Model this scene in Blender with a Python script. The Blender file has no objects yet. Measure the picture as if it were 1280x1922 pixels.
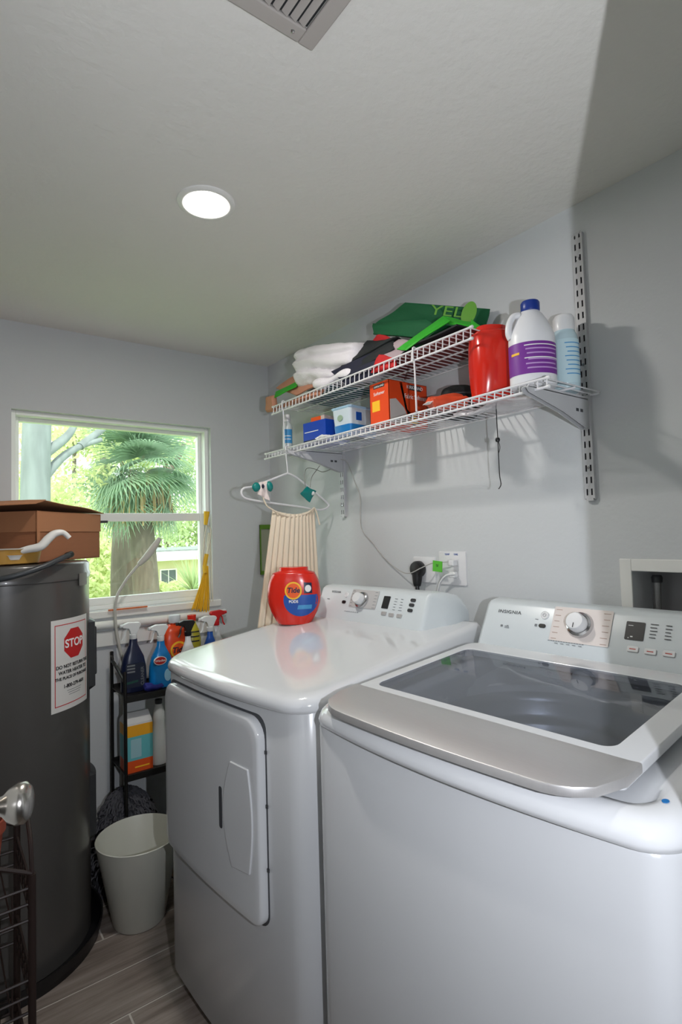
import bpy, bmesh, math, random
from mathutils import Vector, Matrix, noise
PI = math.pi
SC = bpy.context.scene
COL = SC.collection

# ---------------------------------------------------------------- camera, world, sun, exposure
cam_data = bpy.data.cameras.new('camera')
cam = bpy.data.objects.new('camera', cam_data)
COL.objects.link(cam)
SC.camera = cam
yaw, pitch, roll = math.radians(36.811), math.radians(2.7322), math.radians(-1.6397)
F_ = Vector((math.sin(yaw)*math.cos(pitch), math.cos(yaw)*math.cos(pitch), math.sin(pitch)))
R_ = Vector((math.cos(yaw), -math.sin(yaw), 0))
U_ = R_.cross(F_)
R2 = math.cos(roll)*R_ + math.sin(roll)*U_
U2 = -math.sin(roll)*R_ + math.cos(roll)*U_
cam.matrix_world = Matrix(((R2.x, U2.x, -F_.x, 0), (R2.y, U2.y, -F_.y, 0), (R2.z, U2.z, -F_.z, 1.3117), (0, 0, 0, 1)))
cam_data.sensor_fit = 'HORIZONTAL'
cam_data.sensor_width = 24.0
cam_data.lens = 24.0*1028.08/1280.0
cam_data.shift_x = 2.9/1280.0
cam_data.shift_y = -8.68/1280.0
cam_data.clip_start = 0.01
cam_data.clip_end = 200

world = bpy.data.worlds.new('sky')
SC.world = world
world.use_nodes = True
wn = world.node_tree.nodes
wn['Background'].inputs[0].default_value = (0.90, 0.96, 1.0, 1)
wn['Background'].inputs[1].default_value = 1.7

sun_d = bpy.data.lights.new('sun', 'SUN')
sun_d.energy = 2.2
sun_d.angle = math.radians(1.5)
sun_d.color = (1.0, 0.95, 0.85)
sun = bpy.data.objects.new('sun', sun_d)
COL.objects.link(sun)
sun.rotation_euler = (math.radians(38), 0, math.radians(-25))   # comes over the roof, lights the garden

flash_d = bpy.data.lights.new('camera_flash', 'SPOT')            # the photographer's flash beside the camera
flash_d.energy = 16.0
flash_d.color = (0.90, 0.93, 1.0)
flash_d.shadow_soft_size = 0.006
flash_d.spot_size = math.radians(150)
flash_d.spot_blend = 0.6
flash = bpy.data.objects.new('camera_flash', flash_d)
COL.objects.link(flash)
flash.location = (0.14, -0.126, 1.31)
flash.rotation_euler = Vector((-0.62, -0.76, -0.12)).to_track_quat('Z', 'Y').to_euler()

SC.view_settings.view_transform = 'Standard'
SC.view_settings.look = 'None'
SC.view_settings.gamma = 1
SC.view_settings.use_curve_mapping = False
SC.view_settings.exposure = 1.05

LAMP_STRENGTH = 140.0

# ---------------------------------------------------------------- materials
def srgb(r, g, b):
    f = lambda c: (c/255/12.92) if c/255 <= .04045 else ((c/255+.055)/1.055)**2.4
    return (f(r), f(g), f(b), 1)

_mats = {}
def mat(name, col, rough=.5, metal=0, bump=0, bscale=200, var=0, vscale=8, coat=0, trans=0, emit=0, spec=.5, stretch=None, alpha=1, detail=4):
    if name in _mats: return _mats[name]
    m = bpy.data.materials.new(name); m.use_nodes = True
    nt = m.node_tree; n = nt.nodes; l = nt.links
    b = n['Principled BSDF']
    b.inputs['Base Color'].default_value = col
    b.inputs['Roughness'].default_value = rough
    b.inputs['Metallic'].default_value = metal
    b.inputs['Specular IOR Level'].default_value = spec
    if coat:
        b.inputs['Coat Weight'].default_value = coat
        b.inputs['Coat Roughness'].default_value = .06
    if trans: b.inputs['Transmission Weight'].default_value = trans
    if alpha < 1: b.inputs['Alpha'].default_value = alpha
    if emit:
        b.inputs['Emission Color'].default_value = col
        b.inputs['Emission Strength'].default_value = emit
    tc = n.new('ShaderNodeTexCoord')
    mp = n.new('ShaderNodeMapping')
    l.new(tc.outputs['Object'], mp.inputs['Vector'])
    if stretch: mp.inputs['Scale'].default_value = stretch
    nz = n.new('ShaderNodeTexNoise')
    nz.inputs['Scale'].default_value = vscale
    nz.inputs['Detail'].default_value = detail
    l.new(mp.outputs[0], nz.inputs['Vector'])
    mx = n.new('ShaderNodeMix'); mx.data_type = 'RGBA'
    v = var if var else .015
    mx.inputs[6].default_value = tuple(c*(1-v) for c in col[:3])+(1,)
    mx.inputs[7].default_value = tuple(min(1, c*(1+v)) for c in col[:3])+(1,)
    l.new(nz.outputs['Fac'], mx.inputs[0])
    l.new(mx.outputs[2], b.inputs['Base Color'])
    if bump:
        nb = n.new('ShaderNodeTexNoise'); nb.inputs['Scale'].default_value = bscale; nb.inputs['Detail'].default_value = 3
        l.new(mp.outputs[0], nb.inputs['Vector'])
        bp = n.new('ShaderNodeBump'); bp.inputs['Strength'].default_value = bump; bp.inputs['Distance'].default_value = .002
        l.new(nb.outputs['Fac'], bp.inputs['Height'])
        l.new(bp.outputs[0], b.inputs['Normal'])
    _mats[name] = m
    return m

def glass_mat(name, tint, reflect=.08, rough=0.0):
    m = bpy.data.materials.new(name); m.use_nodes = True
    nt = m.node_tree; n = nt.nodes; l = nt.links
    n.remove(n['Principled BSDF'])
    t = n.new('ShaderNodeBsdfTransparent'); t.inputs[0].default_value = tint
    g = n.new('ShaderNodeBsdfGlossy'); g.inputs['Roughness'].default_value = rough
    lw = n.new('ShaderNodeLayerWeight'); lw.inputs[0].default_value = .5
    pw = n.new('ShaderNodeMath'); pw.operation = 'POWER'; pw.inputs[1].default_value = 3.5
    ad = n.new('ShaderNodeMath'); ad.operation = 'MULTIPLY_ADD'; ad.inputs[1].default_value = .55; ad.inputs[2].default_value = reflect; ad.use_clamp = True
    mx = n.new('ShaderNodeMixShader')
    l.new(lw.outputs['Facing'], pw.inputs[0]); l.new(pw.outputs[0], ad.inputs[0]); l.new(ad.outputs[0], mx.inputs[0])
    l.new(t.outputs[0], mx.inputs[1]); l.new(g.outputs[0], mx.inputs[2])
    l.new(mx.outputs[0], n['Material Output'].inputs[0])
    return m

M_WALL = mat('wall_paint', srgb(206, 209, 211), .75, bump=.35, bscale=60)
M_CEIL = mat('ceiling_texture', srgb(226, 224, 219), .8, bump=1.0, bscale=45)
M_TRIM = mat('white_trim', srgb(236, 236, 232), .35)
M_VINYL = mat('white_vinyl', srgb(244, 247, 244), .3)
M_APPL = mat('white_enamel', srgb(218, 220, 223), .13, coat=.5)
M_APPLB = mat('white_enamel_cabinet', srgb(202, 204, 207), .22, coat=.3)
M_PLAST = mat('white_plastic', srgb(226, 227, 228), .3)
M_CONS = mat('console_plastic', srgb(212, 219, 222), .28)
M_SEAM = mat('dark_seam', srgb(70, 72, 76), .6)
M_SILVER = mat('brushed_silver', srgb(205, 203, 203), .40, metal=.7, var=.05, vscale=30, stretch=(30, 1, 1))
M_CHROME = mat('chrome', srgb(200, 200, 202), .15, metal=1)
M_STEEL = mat('drum_steel', srgb(196, 198, 202), .35, metal=.35)
M_BLACK = mat('black_plastic', srgb(22, 22, 24), .35)
M_DARK = mat('dark_grey_plastic', srgb(52, 53, 56), .4)
M_PRINT = mat('grey_print', srgb(120, 124, 128), .6)
M_BEIGE = mat('cream_print', srgb(222, 213, 208), .5)
M_HEATER = mat('charcoal_enamel', srgb(74, 72, 70), .3, coat=.2, var=.05, vscale=3)
M_WIRE = mat('white_wire_coating', srgb(225, 225, 228), .35)
M_STD = mat('white_powder_coat', srgb(196, 197, 200), .4)
M_RED = mat('red_plastic', srgb(214, 36, 18), .22, coat=.2)
M_ORANGE = mat('orange_print', srgb(238, 92, 24), .5)
M_YELLOW = mat('yellow_print', srgb(248, 190, 40), .5)
M_BLUE = mat('blue_print', srgb(20, 78, 165), .4)
M_NAVY = mat('navy_plastic', srgb(24, 32, 62), .3)
M_LBLUE = mat('light_blue_print', srgb(70, 150, 205), .4)
M_WHITE = mat('white_print', srgb(238, 238, 238), .5)
M_PURPLE = mat('purple_print', srgb(120, 48, 150), .45)
M_TEAL = mat('teal_plastic', srgb(10, 130, 125), .4)

# ---------------------------------------------------------------- mesh helpers
def bm_new(): return bmesh.new()
def V(*a): return Vector(a)

def box(bm, x0, x1, y0, y1, z0, z1, M=None):
    vs = [bm.verts.new(Vector(p) if M is None else M @ Vector(p)) for p in
          ((x0,y0,z0),(x1,y0,z0),(x1,y1,z0),(x0,y1,z0),(x0,y0,z1),(x1,y0,z1),(x1,y1,z1),(x0,y1,z1))]
    for f in ((0,3,2,1),(4,5,6,7),(0,1,5,4),(1,2,6,5),(2,3,7,6),(3,0,4,7)): bm.faces.new([vs[i] for i in f])

def rings(bm, rs, cap0=True, cap1=True, closed=True):
    L = [[bm.verts.new(p) for p in r] for r in rs]
    n = len(L[0])
    for a, b in zip(L, L[1:]):
        for i in range(n if closed else n-1):
            j = (i+1) % n
            bm.faces.new((a[i], a[j], b[j], b[i]))
    if closed and cap0: bm.faces.new(list(reversed(L[0])))
    if closed and cap1: bm.faces.new(L[-1])

def lathe(bm, prof, n=32, sx=1, sy=1, M=None, cap0=True, cap1=True):
    rs = []
    for r, z in prof:
        r = max(r, 1e-4)
        ring = [Vector((r*sx*math.cos(2*PI*i/n), r*sy*math.sin(2*PI*i/n), z)) for i in range(n)]
        if M is not None: ring = [M @ p for p in ring]
        rs.append(ring)
    rings(bm, rs, cap0, cap1)

def smooth_path(pts, k=6):
    pts = [Vector(p) for p in pts]
    if len(pts) < 3: return pts
    out = []
    for i in range(len(pts)-1):
        p0 = pts[max(i-1, 0)]; p1 = pts[i]; p2 = pts[i+1]; p3 = pts[min(i+2, len(pts)-1)]
        for j in range(k):
            t = j/k
            out.append(.5*((2*p1)+(p2-p0)*t+(2*p0-5*p1+4*p2-p3)*t*t+(3*p1-p0-3*p2+p3)*t**3))
    out.append(pts[-1]); return out

def tube(bm, pts, r, n=8, smooth=True, k=6, flat=1):
    P = smooth_path(pts, k) if smooth else [Vector(p) for p in pts]
    rs = []; up = None
    for i, p in enumerate(P):
        d = (P[min(i+1, len(P)-1)]-P[max(i-1, 0)]).normalized()
        if up is None:
            up = Vector((0, 0, 1)) if abs(d.z) < .9 else Vector((1, 0, 0))
        a = d.cross(up)
        if a.length < 1e-5: a = d.cross(Vector((0, 1, .3)))
        a.normalize(); b = a.cross(d).normalized(); up = b
        rr = r(i/(len(P)-1)) if callable(r) else r
        rs.append([p + a*rr*math.cos(2*PI*q/n) + b*rr*flat*math.sin(2*PI*q/n) for q in range(n)])
    rings(bm, rs)

def rod(bm, a, b, r, n=6): tube(bm, [a, b], r, n, smooth=False)

def rrect(x0, x1, y0, y1, r, k=6):
    """rounded rectangle outline, counter-clockwise; r may be four radii (x0y0, x1y0, x1y1, x0y1)"""
    if not isinstance(r, (tuple, list)): r = (r,)*4
    out = []
    for (cx, cy, a0, rr) in ((x0+r[0], y0+r[0], PI, r[0]), (x1-r[1], y0+r[1], 1.5*PI, r[1]), (x1-r[2], y1-r[2], 0, r[2]), (x0+r[3], y1-r[3], .5*PI, r[3])):
        for i in range(k+1):
            a = a0+.5*PI*i/k
            out.append((cx+rr*math.cos(a), cy+rr*math.sin(a)))
    return out

def densify(o, step=.04, ref=None):
    out = []
    for i in range(len(o)):
        a = Vector(o[i]); b = Vector(o[(i+1) % len(o)])
        ra, rb = (a, b) if ref is None else (Vector(ref[i]), Vector(ref[(i+1) % len(o)]))
        k = max(1, int((rb-ra).length/step))
        for j in range(k): out.append(tuple(a+(b-a)*j/k))
    return out

def prism(bm, outline, z0, z1, M=None, bev=0):
    f = (lambda p: Vector(p)) if M is None else (lambda p: M @ Vector(p))
    c = Vector((sum(p[0] for p in outline)/len(outline), sum(p[1] for p in outline)/len(outline)))
    def ins(d):
        res = []
        n = len(outline)
        for i in range(n):
            p = Vector(outline[i]); a = Vector(outline[i-1]); b = Vector(outline[(i+1) % n])
            t = (b-a); nn = Vector((-t.y, t.x))
            if nn.length > 1e-9: nn.normalize()
            res.append(p+nn*d)
        return res
    if bev:
        rs = [[f((p.x, p.y, z0)) for p in ins(0)], [f((p.x, p.y, z1-bev)) for p in ins(0)],
              [f((p.x, p.y, z1-bev*.3)) for p in ins(bev*.3)], [f((p.x, p.y, z1)) for p in ins(bev)]]
    else:
        rs = [[f((p[0], p[1], z)) for p in outline] for z in (z0, z1)]
    rings(bm, rs)

def frame(origin, right, up):
    r = Vector(right).normalized(); u = Vector(up); u = (u - r*u.dot(r)).normalized(); n = r.cross(u)
    o = Vector(origin)
    return Matrix(((r.x, u.x, n.x, o.x), (r.y, u.y, n.y, o.y), (r.z, u.z, n.z, o.z), (0, 0, 0, 1)))

def quad_slab(bm, c, th, nu=10, nv=8, wave=0.0, seed=0, bulge=0):
    """a soft folded sheet spanning four corners c, th thick, gently waved and bulged"""
    c = [Vector(p) for p in c]
    nrm = (c[1]-c[0]).cross(c[3]-c[0]).normalized()
    def pt(u, v):
        p = c[0]*(1-u)*(1-v)+c[1]*u*(1-v)+c[2]*u*v+c[3]*(1-u)*v
        w = noise.noise(Vector((u*2.3+seed, v*2.3, seed*1.7)))*wave
        return p+nrm*w
    top = [[bm.verts.new(pt(u/nu, v/nv)+nrm*(th/2*(1 if 0 < u < nu and 0 < v < nv else .35)+bulge*math.sin(PI*u/nu)*math.sin(PI*v/nv))) for u in range(nu+1)] for v in range(nv+1)]
    bot = [[bm.verts.new(pt(u/nu, v/nv)-nrm*(th/2*(1 if 0 < u < nu and 0 < v < nv else .35))) for u in range(nu+1)] for v in range(nv+1)]
    for v in range(nv):
        for u in range(nu):
            bm.faces.new((top[v][u], top[v][u+1], top[v+1][u+1], top[v+1][u]))
            bm.faces.new((bot[v][u], bot[v+1][u], bot[v+1][u+1], bot[v][u+1]))
    for u in range(nu):
        bm.faces.new((top[0][u], bot[0][u], bot[0][u+1], top[0][u+1]))
        bm.faces.new((top[nv][u], top[nv][u+1], bot[nv][u+1], bot[nv][u]))
    for v in range(nv):
        bm.faces.new((top[v][0], top[v+1][0], bot[v+1][0], bot[v][0]))
        bm.faces.new((top[v][nu], bot[v][nu], bot[v+1][nu], top[v+1][nu]))

def O(name, bm, m, parent=None, bev=0, sub=0, kind=None, label=None, cat=None, group=None, sharp=.7, loc=None, solid=0, seg=2):
    bmesh.ops.recalc_face_normals(bm, faces=bm.faces[:])
    for f in bm.faces: f.smooth = True
    for e in bm.edges:
        if len(e.link_faces) == 2 and e.calc_face_angle(0) > sharp: e.smooth = False
    me = bpy.data.meshes.new(name); bm.to_mesh(me); bm.free()
    for mm in (m if isinstance(m, (list, tuple)) else [m]): me.materials.append(mm)
    o = bpy.data.objects.new(name, me); COL.objects.link(o)
    if parent is not None: o.parent = parent
    if loc is not None: o.location = loc
    if solid:
        s = o.modifiers.new('thick', 'SOLIDIFY'); s.thickness = solid
    if bev:
        b = o.modifiers.new('bevel', 'BEVEL'); b.width = bev; b.segments = seg; b.limit_method = 'ANGLE'; b.angle_limit = .6
        for p in me.polygons: p.use_smooth = True
        o.modifiers.new('wn', 'WEIGHTED_NORMAL')
    if sub:
        s = o.modifiers.new('sub', 'SUBSURF'); s.levels = sub; s.render_levels = sub
        for e in me.edges: e.use_edge_sharp = False
    if kind: o['kind'] = kind
    if label: o['label'] = label
    if cat: o['category'] = cat
    if group: o['group'] = group
    return o

def T(name, label, cat, loc=(0, 0, 0), rz=0, group=None):
    o = bpy.data.objects.new(name, None); COL.objects.link(o)
    o.empty_display_size = .05
    o.location = loc; o.rotation_euler = (0, 0, rz); o['label'] = label; o['category'] = cat
    if group: o['group'] = group
    return o

def text(body, size, m, parent, origin, right, up, name='lettering', warp=None, align='CENTER', shear=0, bold=0, spacing=1, sx=1):
    cu = bpy.data.curves.new('t', 'FONT'); cu.body = body; cu.size = size; cu.align_x = align; cu.align_y = 'CENTER'
    cu.extrude = .00025; cu.shear = shear; cu.offset = bold; cu.space_character = spacing
    to = bpy.data.objects.new('t', cu)
    me = bpy.data.meshes.new_from_object(to)
    bpy.data.objects.remove(to); bpy.data.curves.remove(cu)
    fm = frame(origin, right, up)
    for v in me.vertices:
        p = Vector((v.co.x*sx, v.co.y, v.co.z))
        v.co = warp(p) if warp else fm @ p
    me.materials.clear(); me.materials.append(m)
    o = bpy.data.objects.new(name, me); COL.objects.link(o)
    if parent is not None: o.parent = parent
    return o

def plate(bm, fm, x0, x1, y0, y1, th=.0006, r=0, k=3, z0=0):
    o = rrect(x0, x1, y0, y1, r, k) if r else [(x0, y0), (x1, y0), (x1, y1), (x0, y1)]
    prism(bm, o, z0, z0+th, fm)

def struct(name, bm, m, parent=None, **k):
    return O(name, bm, m, parent, kind=None if parent is not None else 'structure', **k)

X1, Y1, H = 1.4008, 2.4592, 2.1865
random.seed(7)

# ---------------------------------------------------------------- the room shell
WX0, WX1, WZ0, WZ1 = .252, 1.078, 1.018, 1.838      # window opening
bm = bm_new()
box(bm, -.6, WX0, Y1, Y1+.14, 0, H); box(bm, WX1, X1+.2, Y1, Y1+.14, 0, H)
box(bm, WX0, WX1, Y1, Y1+.14, 0, WZ0); box(bm, WX0, WX1, Y1, Y1+.14, WZ1, H)
struct('wall_back', bm, M_WALL)
BY0, BY1, BZ0, BZ1 = .50, .665, 1.04, 1.199          # washer box opening
bm = bm_new()
box(bm, X1, X1+.2, -1.7, BY0, 0, H); box(bm, X1, X1+.2, BY1, Y1, 0, H)
box(bm, X1, X1+.2, BY0, BY1, 0, BZ0); box(bm, X1, X1+.2, BY0, BY1, BZ1, H); box(bm, X1+.1, X1+.2, BY0, BY1, BZ0, BZ1)
struct('wall_right', bm, M_WALL)
bm = bm_new(); box(bm, -.72, -.6, -1.7, Y1+.14, 0, H); struct('wall_left', bm, M_WALL)
bm = bm_new()
box(bm, -.6, -.2, .07, .19, 0, H); box(bm, .5817, X1, .07, .19, 0, H); box(bm, -.2, .5817, .07, .19, 2.05, H)
struct('wall_front', bm, M_WALL)
bm = bm_new(); box(bm, -.6, X1, -1.7, -1.58, 0, H); struct('wall_hall', bm, M_WALL)
bm = bm_new(); box(bm, -.75, X1+.2, -1.72, Y1+.14, H, H+.12); struct('ceiling', bm, M_CEIL)

# floor of wood-look tile planks running along x with pale grout between them
def floor_mat():
    m = bpy.data.materials.new('wood_look_tile'); m.use_nodes = True
    nt = m.node_tree; n = nt.nodes; l = nt.links; b = n['Principled BSDF']
    tc = n.new('ShaderNodeTexCoord'); mp = n.new('ShaderNodeMapping'); mp.inputs['Scale'].default_value = (2.2, 26, 1)
    geo = n.new('ShaderNodeNewGeometry')
    ad = n.new('ShaderNodeVectorMath'); ad.operation = 'ADD'
    sc = n.new('ShaderNodeVectorMath'); sc.operation = 'SCALE'; sc.inputs['Scale'].default_value = 37
    cb = n.new('ShaderNodeCombineXYZ'); l.new(geo.outputs['Random Per Island'], cb.inputs[0]); l.new(geo.outputs['Random Per Island'], cb.inputs[1])
    l.new(cb.outputs[0], sc.inputs[0]); l.new(tc.outputs['Object'], mp.inputs[0]); l.new(mp.outputs[0], ad.inputs[0]); l.new(sc.outputs[0], ad.inputs[1])
    nz = n.new('ShaderNodeTexNoise'); nz.inputs['Scale'].default_value = 1.3; nz.inputs['Detail'].default_value = 8; nz.inputs['Roughness'].default_value = .62
    l.new(ad.outputs[0], nz.inputs['Vector'])
    cr = n.new('ShaderNodeValToRGB')
    cr.color_ramp.elements[0].position = .3; cr.color_ramp.elements[0].color = srgb(104, 92, 84)
    cr.color_ramp.elements[1].position = .72; cr.color_ramp.elements[1].color = srgb(166, 154, 146)
    l.new(nz.outputs['Fac'], cr.inputs[0])
    mr = n.new('ShaderNodeMapRange'); mr.inputs[3].default_value = .82; mr.inputs[4].default_value = 1.12
    l.new(geo.outputs['Random Per Island'], mr.inputs[0])
    mv = n.new('ShaderNodeVectorMath'); mv.operation = 'SCALE'
    l.new(cr.outputs[0], mv.inputs[0]); l.new(mr.outputs[0], mv.inputs['Scale'])
    l.new(mv.outputs[0], b.inputs['Base Color']); b.inputs['Roughness'].default_value = .42
    return m
M_GROUT = mat('pale_grout', srgb(196, 190, 182), .8)
bm = bm_new(); box(bm, -.6, X1, -1.7, Y1, -.1, -.002)
nf = len(bm.faces)
rowh = .1725
joints = {0: .235, 1: .465, -1: .78, -2: .45}
for k in range(-20, 5):
    y0 = 1.8125 + k*rowh; y1 = y0+rowh
    if y0 > Y1: break
    j = joints.get(k, ((k*.37) % 1)*.9)
    x = j-.9*4
    while x < X1:
        a, b_ = max(x, -.6), min(x+.9, X1)
        if b_ > a+.01:
            ye = min(y1, Y1)
            if ye-y0 > .01: box(bm, a+.003, b_-.003, y0+.003, ye-.003, -.004, 0)
        x += .9
bm.faces.ensure_lookup_table()
for i, f in enumerate(bm.faces):
    f.material_index = 0 if i < nf else 1
fl = struct('floor', bm, [M_GROUT, floor_mat()])

# baseboards
bm = bm_new(); box(bm, -.6, X1, Y1-.014, Y1, 0, .09); struct('baseboard_back', bm, M_TRIM, bev=.003)
bm = bm_new(); box(bm, X1-.014, X1, .19, Y1-.014, 0, .09); struct('baseboard_right', bm, M_TRIM, bev=.003)
# door casing (right jamb and left jamb)
bm = bm_new()
box(bm, -.215, -.2, .05, .2, 0, 2.06); box(bm, -.215, .5817, .05, .2, 2.045, 2.06)
struct('trim_1', bm, M_TRIM)

# window --------------------------------------------------------------
bm = bm_new()
def ring_frame(bm, x0, x1, z0, z1, w, y0, y1, wt=None, wb=None):
    wt = wt or w; wb = wb or w
    box(bm, x0, x0+w, y0, y1, z0, z1); box(bm, x1-w, x1, y0, y1, z0, z1)
    box(bm, x0+w, x1-w, y0, y1, z1-wt, z1); box(bm, x0+w, x1-w, y0, y1, z0, z0+wb)
ring_frame(bm, WX0, WX1, WZ0, WZ1, .018, Y1+.03, Y1+.12)
win = struct('window_1', bm, M_VINYL, bev=.002)
bm = bm_new(); ring_frame(bm, WX0+.018, WX1-.018, 1.40, WZ1-.018, .016, Y1+.075, Y1+.105, wb=.03)
O('upper_sash', bm, M_VINYL, win, bev=.002)
bm = bm_new(); ring_frame(bm, WX0+.018, WX1-.018, WZ0+.018, 1.428, .026, Y1+.042, Y1+.072, wt=.036, wb=.03)
ls = O('lower_sash', bm, M_VINYL, win, bev=.002)
bm = bm_new(); box(bm, .56, .615, Y1+.035, Y1+.042, 1.386, 1.396); O('sash_latch', bm, M_DARK, win)
M_PANE = glass_mat('window_glass', (.93, .97, .94, 1), .04)
bm = bm_new(); box(bm, WX0+.03, WX1-.03, Y1+.088, Y1+.091, 1.41, WZ1-.03); O('window_pane', bm, M_PANE, win)
bm = bm_new(); box(bm, WX0+.04, WX1-.04, Y1+.056, Y1+.059, WZ0+.04, 1.40); O('window_pane', bm, M_PANE, win)
bm = bm_new()
box(bm, WX0-.06, 1.115, Y1-.012, Y1+.03, .985, 1.015)
struct('trim_2', bm, M_TRIM, bev=.004)
bm = bm_new(); box(bm, WX0-.04, 1.10, Y1-.016, Y1, .868, .93); struct('trim_3', bm, M_TRIM, bev=.004)

# door, open beside the camera ------------------------------------------
dd = Vector((.308, .951, 0)); dn = Vector((.951, -.308, 0))
hinge = Vector((-.175, .19, 0))
bm = bm_new()
Md = Matrix(((dd.x, -dn.x, 0, hinge.x), (dd.y, -dn.y, 0, hinge.y), (0, 0, 1, 0), (0, 0, 0, 1)))
box(bm, .01, .76, 0, .035, .01, 2.03, Md)
for (a, b_) in ((.12, .36), (.43, .66)):
    for (c, d) in ((.2, .85), (1.02, 1.85)):
        pass
door = struct('door_1', bm, M_TRIM, bev=.002)
kp = hinge + dn*.006 + dd*.69 + Vector((0, 0, .978))
M_NICK = mat('satin_nickel', srgb(176, 172, 166), .24, metal=1)
Mk = frame(kp, dd, (0, 0, 1))
# axis of the knob follows the door's normal
r_, u_ = Vector((0, 0, 1)), dd
Mk = Matrix(((r_.x, u_.x, dn.x, kp.x), (r_.y, u_.y, dn.y, kp.y), (r_.z, u_.z, dn.z, kp.z), (0, 0, 0, 1)))
bm = bm_new(); lathe(bm, [(.0, -.008), (.031, -.008), (.031, .004), (.026, .009), (.014, .011), (.013, .024), (.0135, .028), (.011, .029), (.013, .035), (.020, .041), (.0255, .051), (.0250, .060), (.019, .066), (.010, .069), (0, .0695)], 40, M=Mk)
kn = O('door_knob', bm, M_NICK, door, sharp=1.2)

# ---------------------------------------------------------------- ceiling fittings
t = T('ceiling_light', 'round white recessed ceiling light, glowing, nearest the window wall', 'ceiling light', (.575, 1.312, H))
bm = bm_new(); lathe(bm, [(.052, -.002), (.056, -.006), (.066, -.007), (.074, -.003), (.075, 0), (.052, 0)], 48, cap0=False, cap1=False); O('trim_ring', bm, M_TRIM, t)
bm = bm_new(); lathe(bm, [(0.052, -.0035), (.035, -.0045), (.0, -.005)], 48, cap0=False, cap1=False)
M_LAMP = mat('lamp_diffuser', (1, .955, .89, 1), .5, emit=LAMP_STRENGTH); O('diffuser', bm, M_LAMP, t)

t = T('air_vent', 'square white ceiling air vent with slotted louvres', 'vent', (.546, .773, H))
bm = bm_new()
box(bm, -.30, -.27, -.30, 0, -.008, 0); box(bm, -.03, 0, -.30, 0, -.008, 0); box(bm, -.27, -.03, -.03, 0, -.008, 0); box(bm, -.27, -.03, -.30, -.27, -.008, 0)
M_VENT = mat('vent_metal', srgb(176, 170, 165), .5)
O('frame', bm, M_VENT, t, bev=.003)
bm = bm_new(); box(bm, -.27, -.03, -.27, -.03, -.0012, 0); O('duct', bm, mat('dark_duct', srgb(40, 42, 44), .8), t)
bm = bm_new()
x = -.27
while x < -.035:
    Ms = Matrix.Translation((x+.006, 0, -.005)) @ Matrix.Rotation(math.radians(32), 4, 'Y')
    box(bm, -.006, .006, -.268, -.032, -.0006, .0006, Ms); x += .017
O('louvres', bm, M_VENT, t)
bm = bm_new(); lathe(bm, [(0, -.011), (.003, -.010), (.004, -.008)], 12, M=Matrix.Translation((-.05, -.015, 0))); O('screw', bm, M_CHROME, t)

# ---------------------------------------------------------------- washer and dryer
def outline_machine(x0, x1, w0, w1, rf=.05, rb=.02, bow=.03, d=0):
    """plan outline of a machine: front at x0 bowed outwards by bow"""
    o = densify(rrect(x0+d, x1-d, w0+d, w1-d, (max(rf-d*.4, .01), rb, rb, max(rf-d*.4, .01)), 8), .03, rrect(x0, x1, w0, w1, (rf, rb, rb, rf), 8))
    hw = (w1-w0)/2; c = (w0+w1)/2
    out = []
    for (x, y) in o:
        k = max(0, 1-(x-x0)/(.25)) if x < x0+.25 else 0
        out.append((x-bow*k*(1-((y-c)/hw)**2), y))
    return out

def feet(t, x0, x1, w):
    for x in (x0, x1):
        for y in (-w, w):
            bm = bm_new(); lathe(bm, [(.018, 0), (.02, .004), (.02, .012), (.008, .013), (.008, .047)], 16, M=Matrix.Translation((x, y, 0))); O('foot', bm, M_DARK, t)

def console_pos(u0, z0, u1, z1):
    a = Vector((u0, 0, z0)); b_ = Vector((u1, 0, z1)); L = (b_-a).length; up = (b_-a)/L
    n = Vector((-up.z, 0, up.x))
    return (lambda v, s, off=0: Vector((0, v, 0)) + a + up*s + n*off), up, n, L

def console(t, cp, up, n, L, v0, v1, flare, back, drop, zb):
    """hollow-looking plastic console: front face v0..v1, flaring towards the wall"""
    # section loops across v, with rounded ends
    def sec(v, sc, fl):
        f0 = cp(v, 0); f1 = cp(v, L)
        pts = [f0+Vector((0, 0, -.03)), f0, cp(v, L*.5), cp(v, L*.92)+n*0, f1+up*.004-n*.008, Vector((f1.x+.045, v, f1.z+.004)), Vector((back, v, f1.z-.012)), Vector((back, v, zb))]
        cz = f0.z-.03
        res = []
        for i, p in enumerate(pts):
            q = p.copy(); q.z = cz+(p.z-cz)*sc
            if fl and i < 6: q.x = min(q.x+fl, back-.004)
            res.append(q)
        return res
    bm = bm_new()
    rs = []
    for (v, sc, fl) in ((v0-flare, .55, .085), (v0-flare*.55, .88, .05), (v0-.012, .975, .012), (v0, 1, 0), (v0+.02, 1, 0), ((v0+v1)/2, 1, 0), (v1-.02, 1, 0), (v1, 1, 0), (v1+.012, .975, .012), (v1+flare*.55, .88, .05), (v1+flare, .55, .085)):
        rs.append(sec(v, sc, fl))
    rings(bm, rs)
    return O('console', bm, M_CONS, t, bev=.006, seg=3, sharp=.5)

def dashes(bm, fm, x, y, rows, dy, w, h=.0016, jitter=.3, seed=1):
    rnd = random.Random(seed)
    for i in range(rows):
        ww = w*(1-jitter*rnd.random())
        plate(bm, fm, x, x+ww, y-i*dy-h/2, y-i*dy+h/2, .0004)

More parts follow.
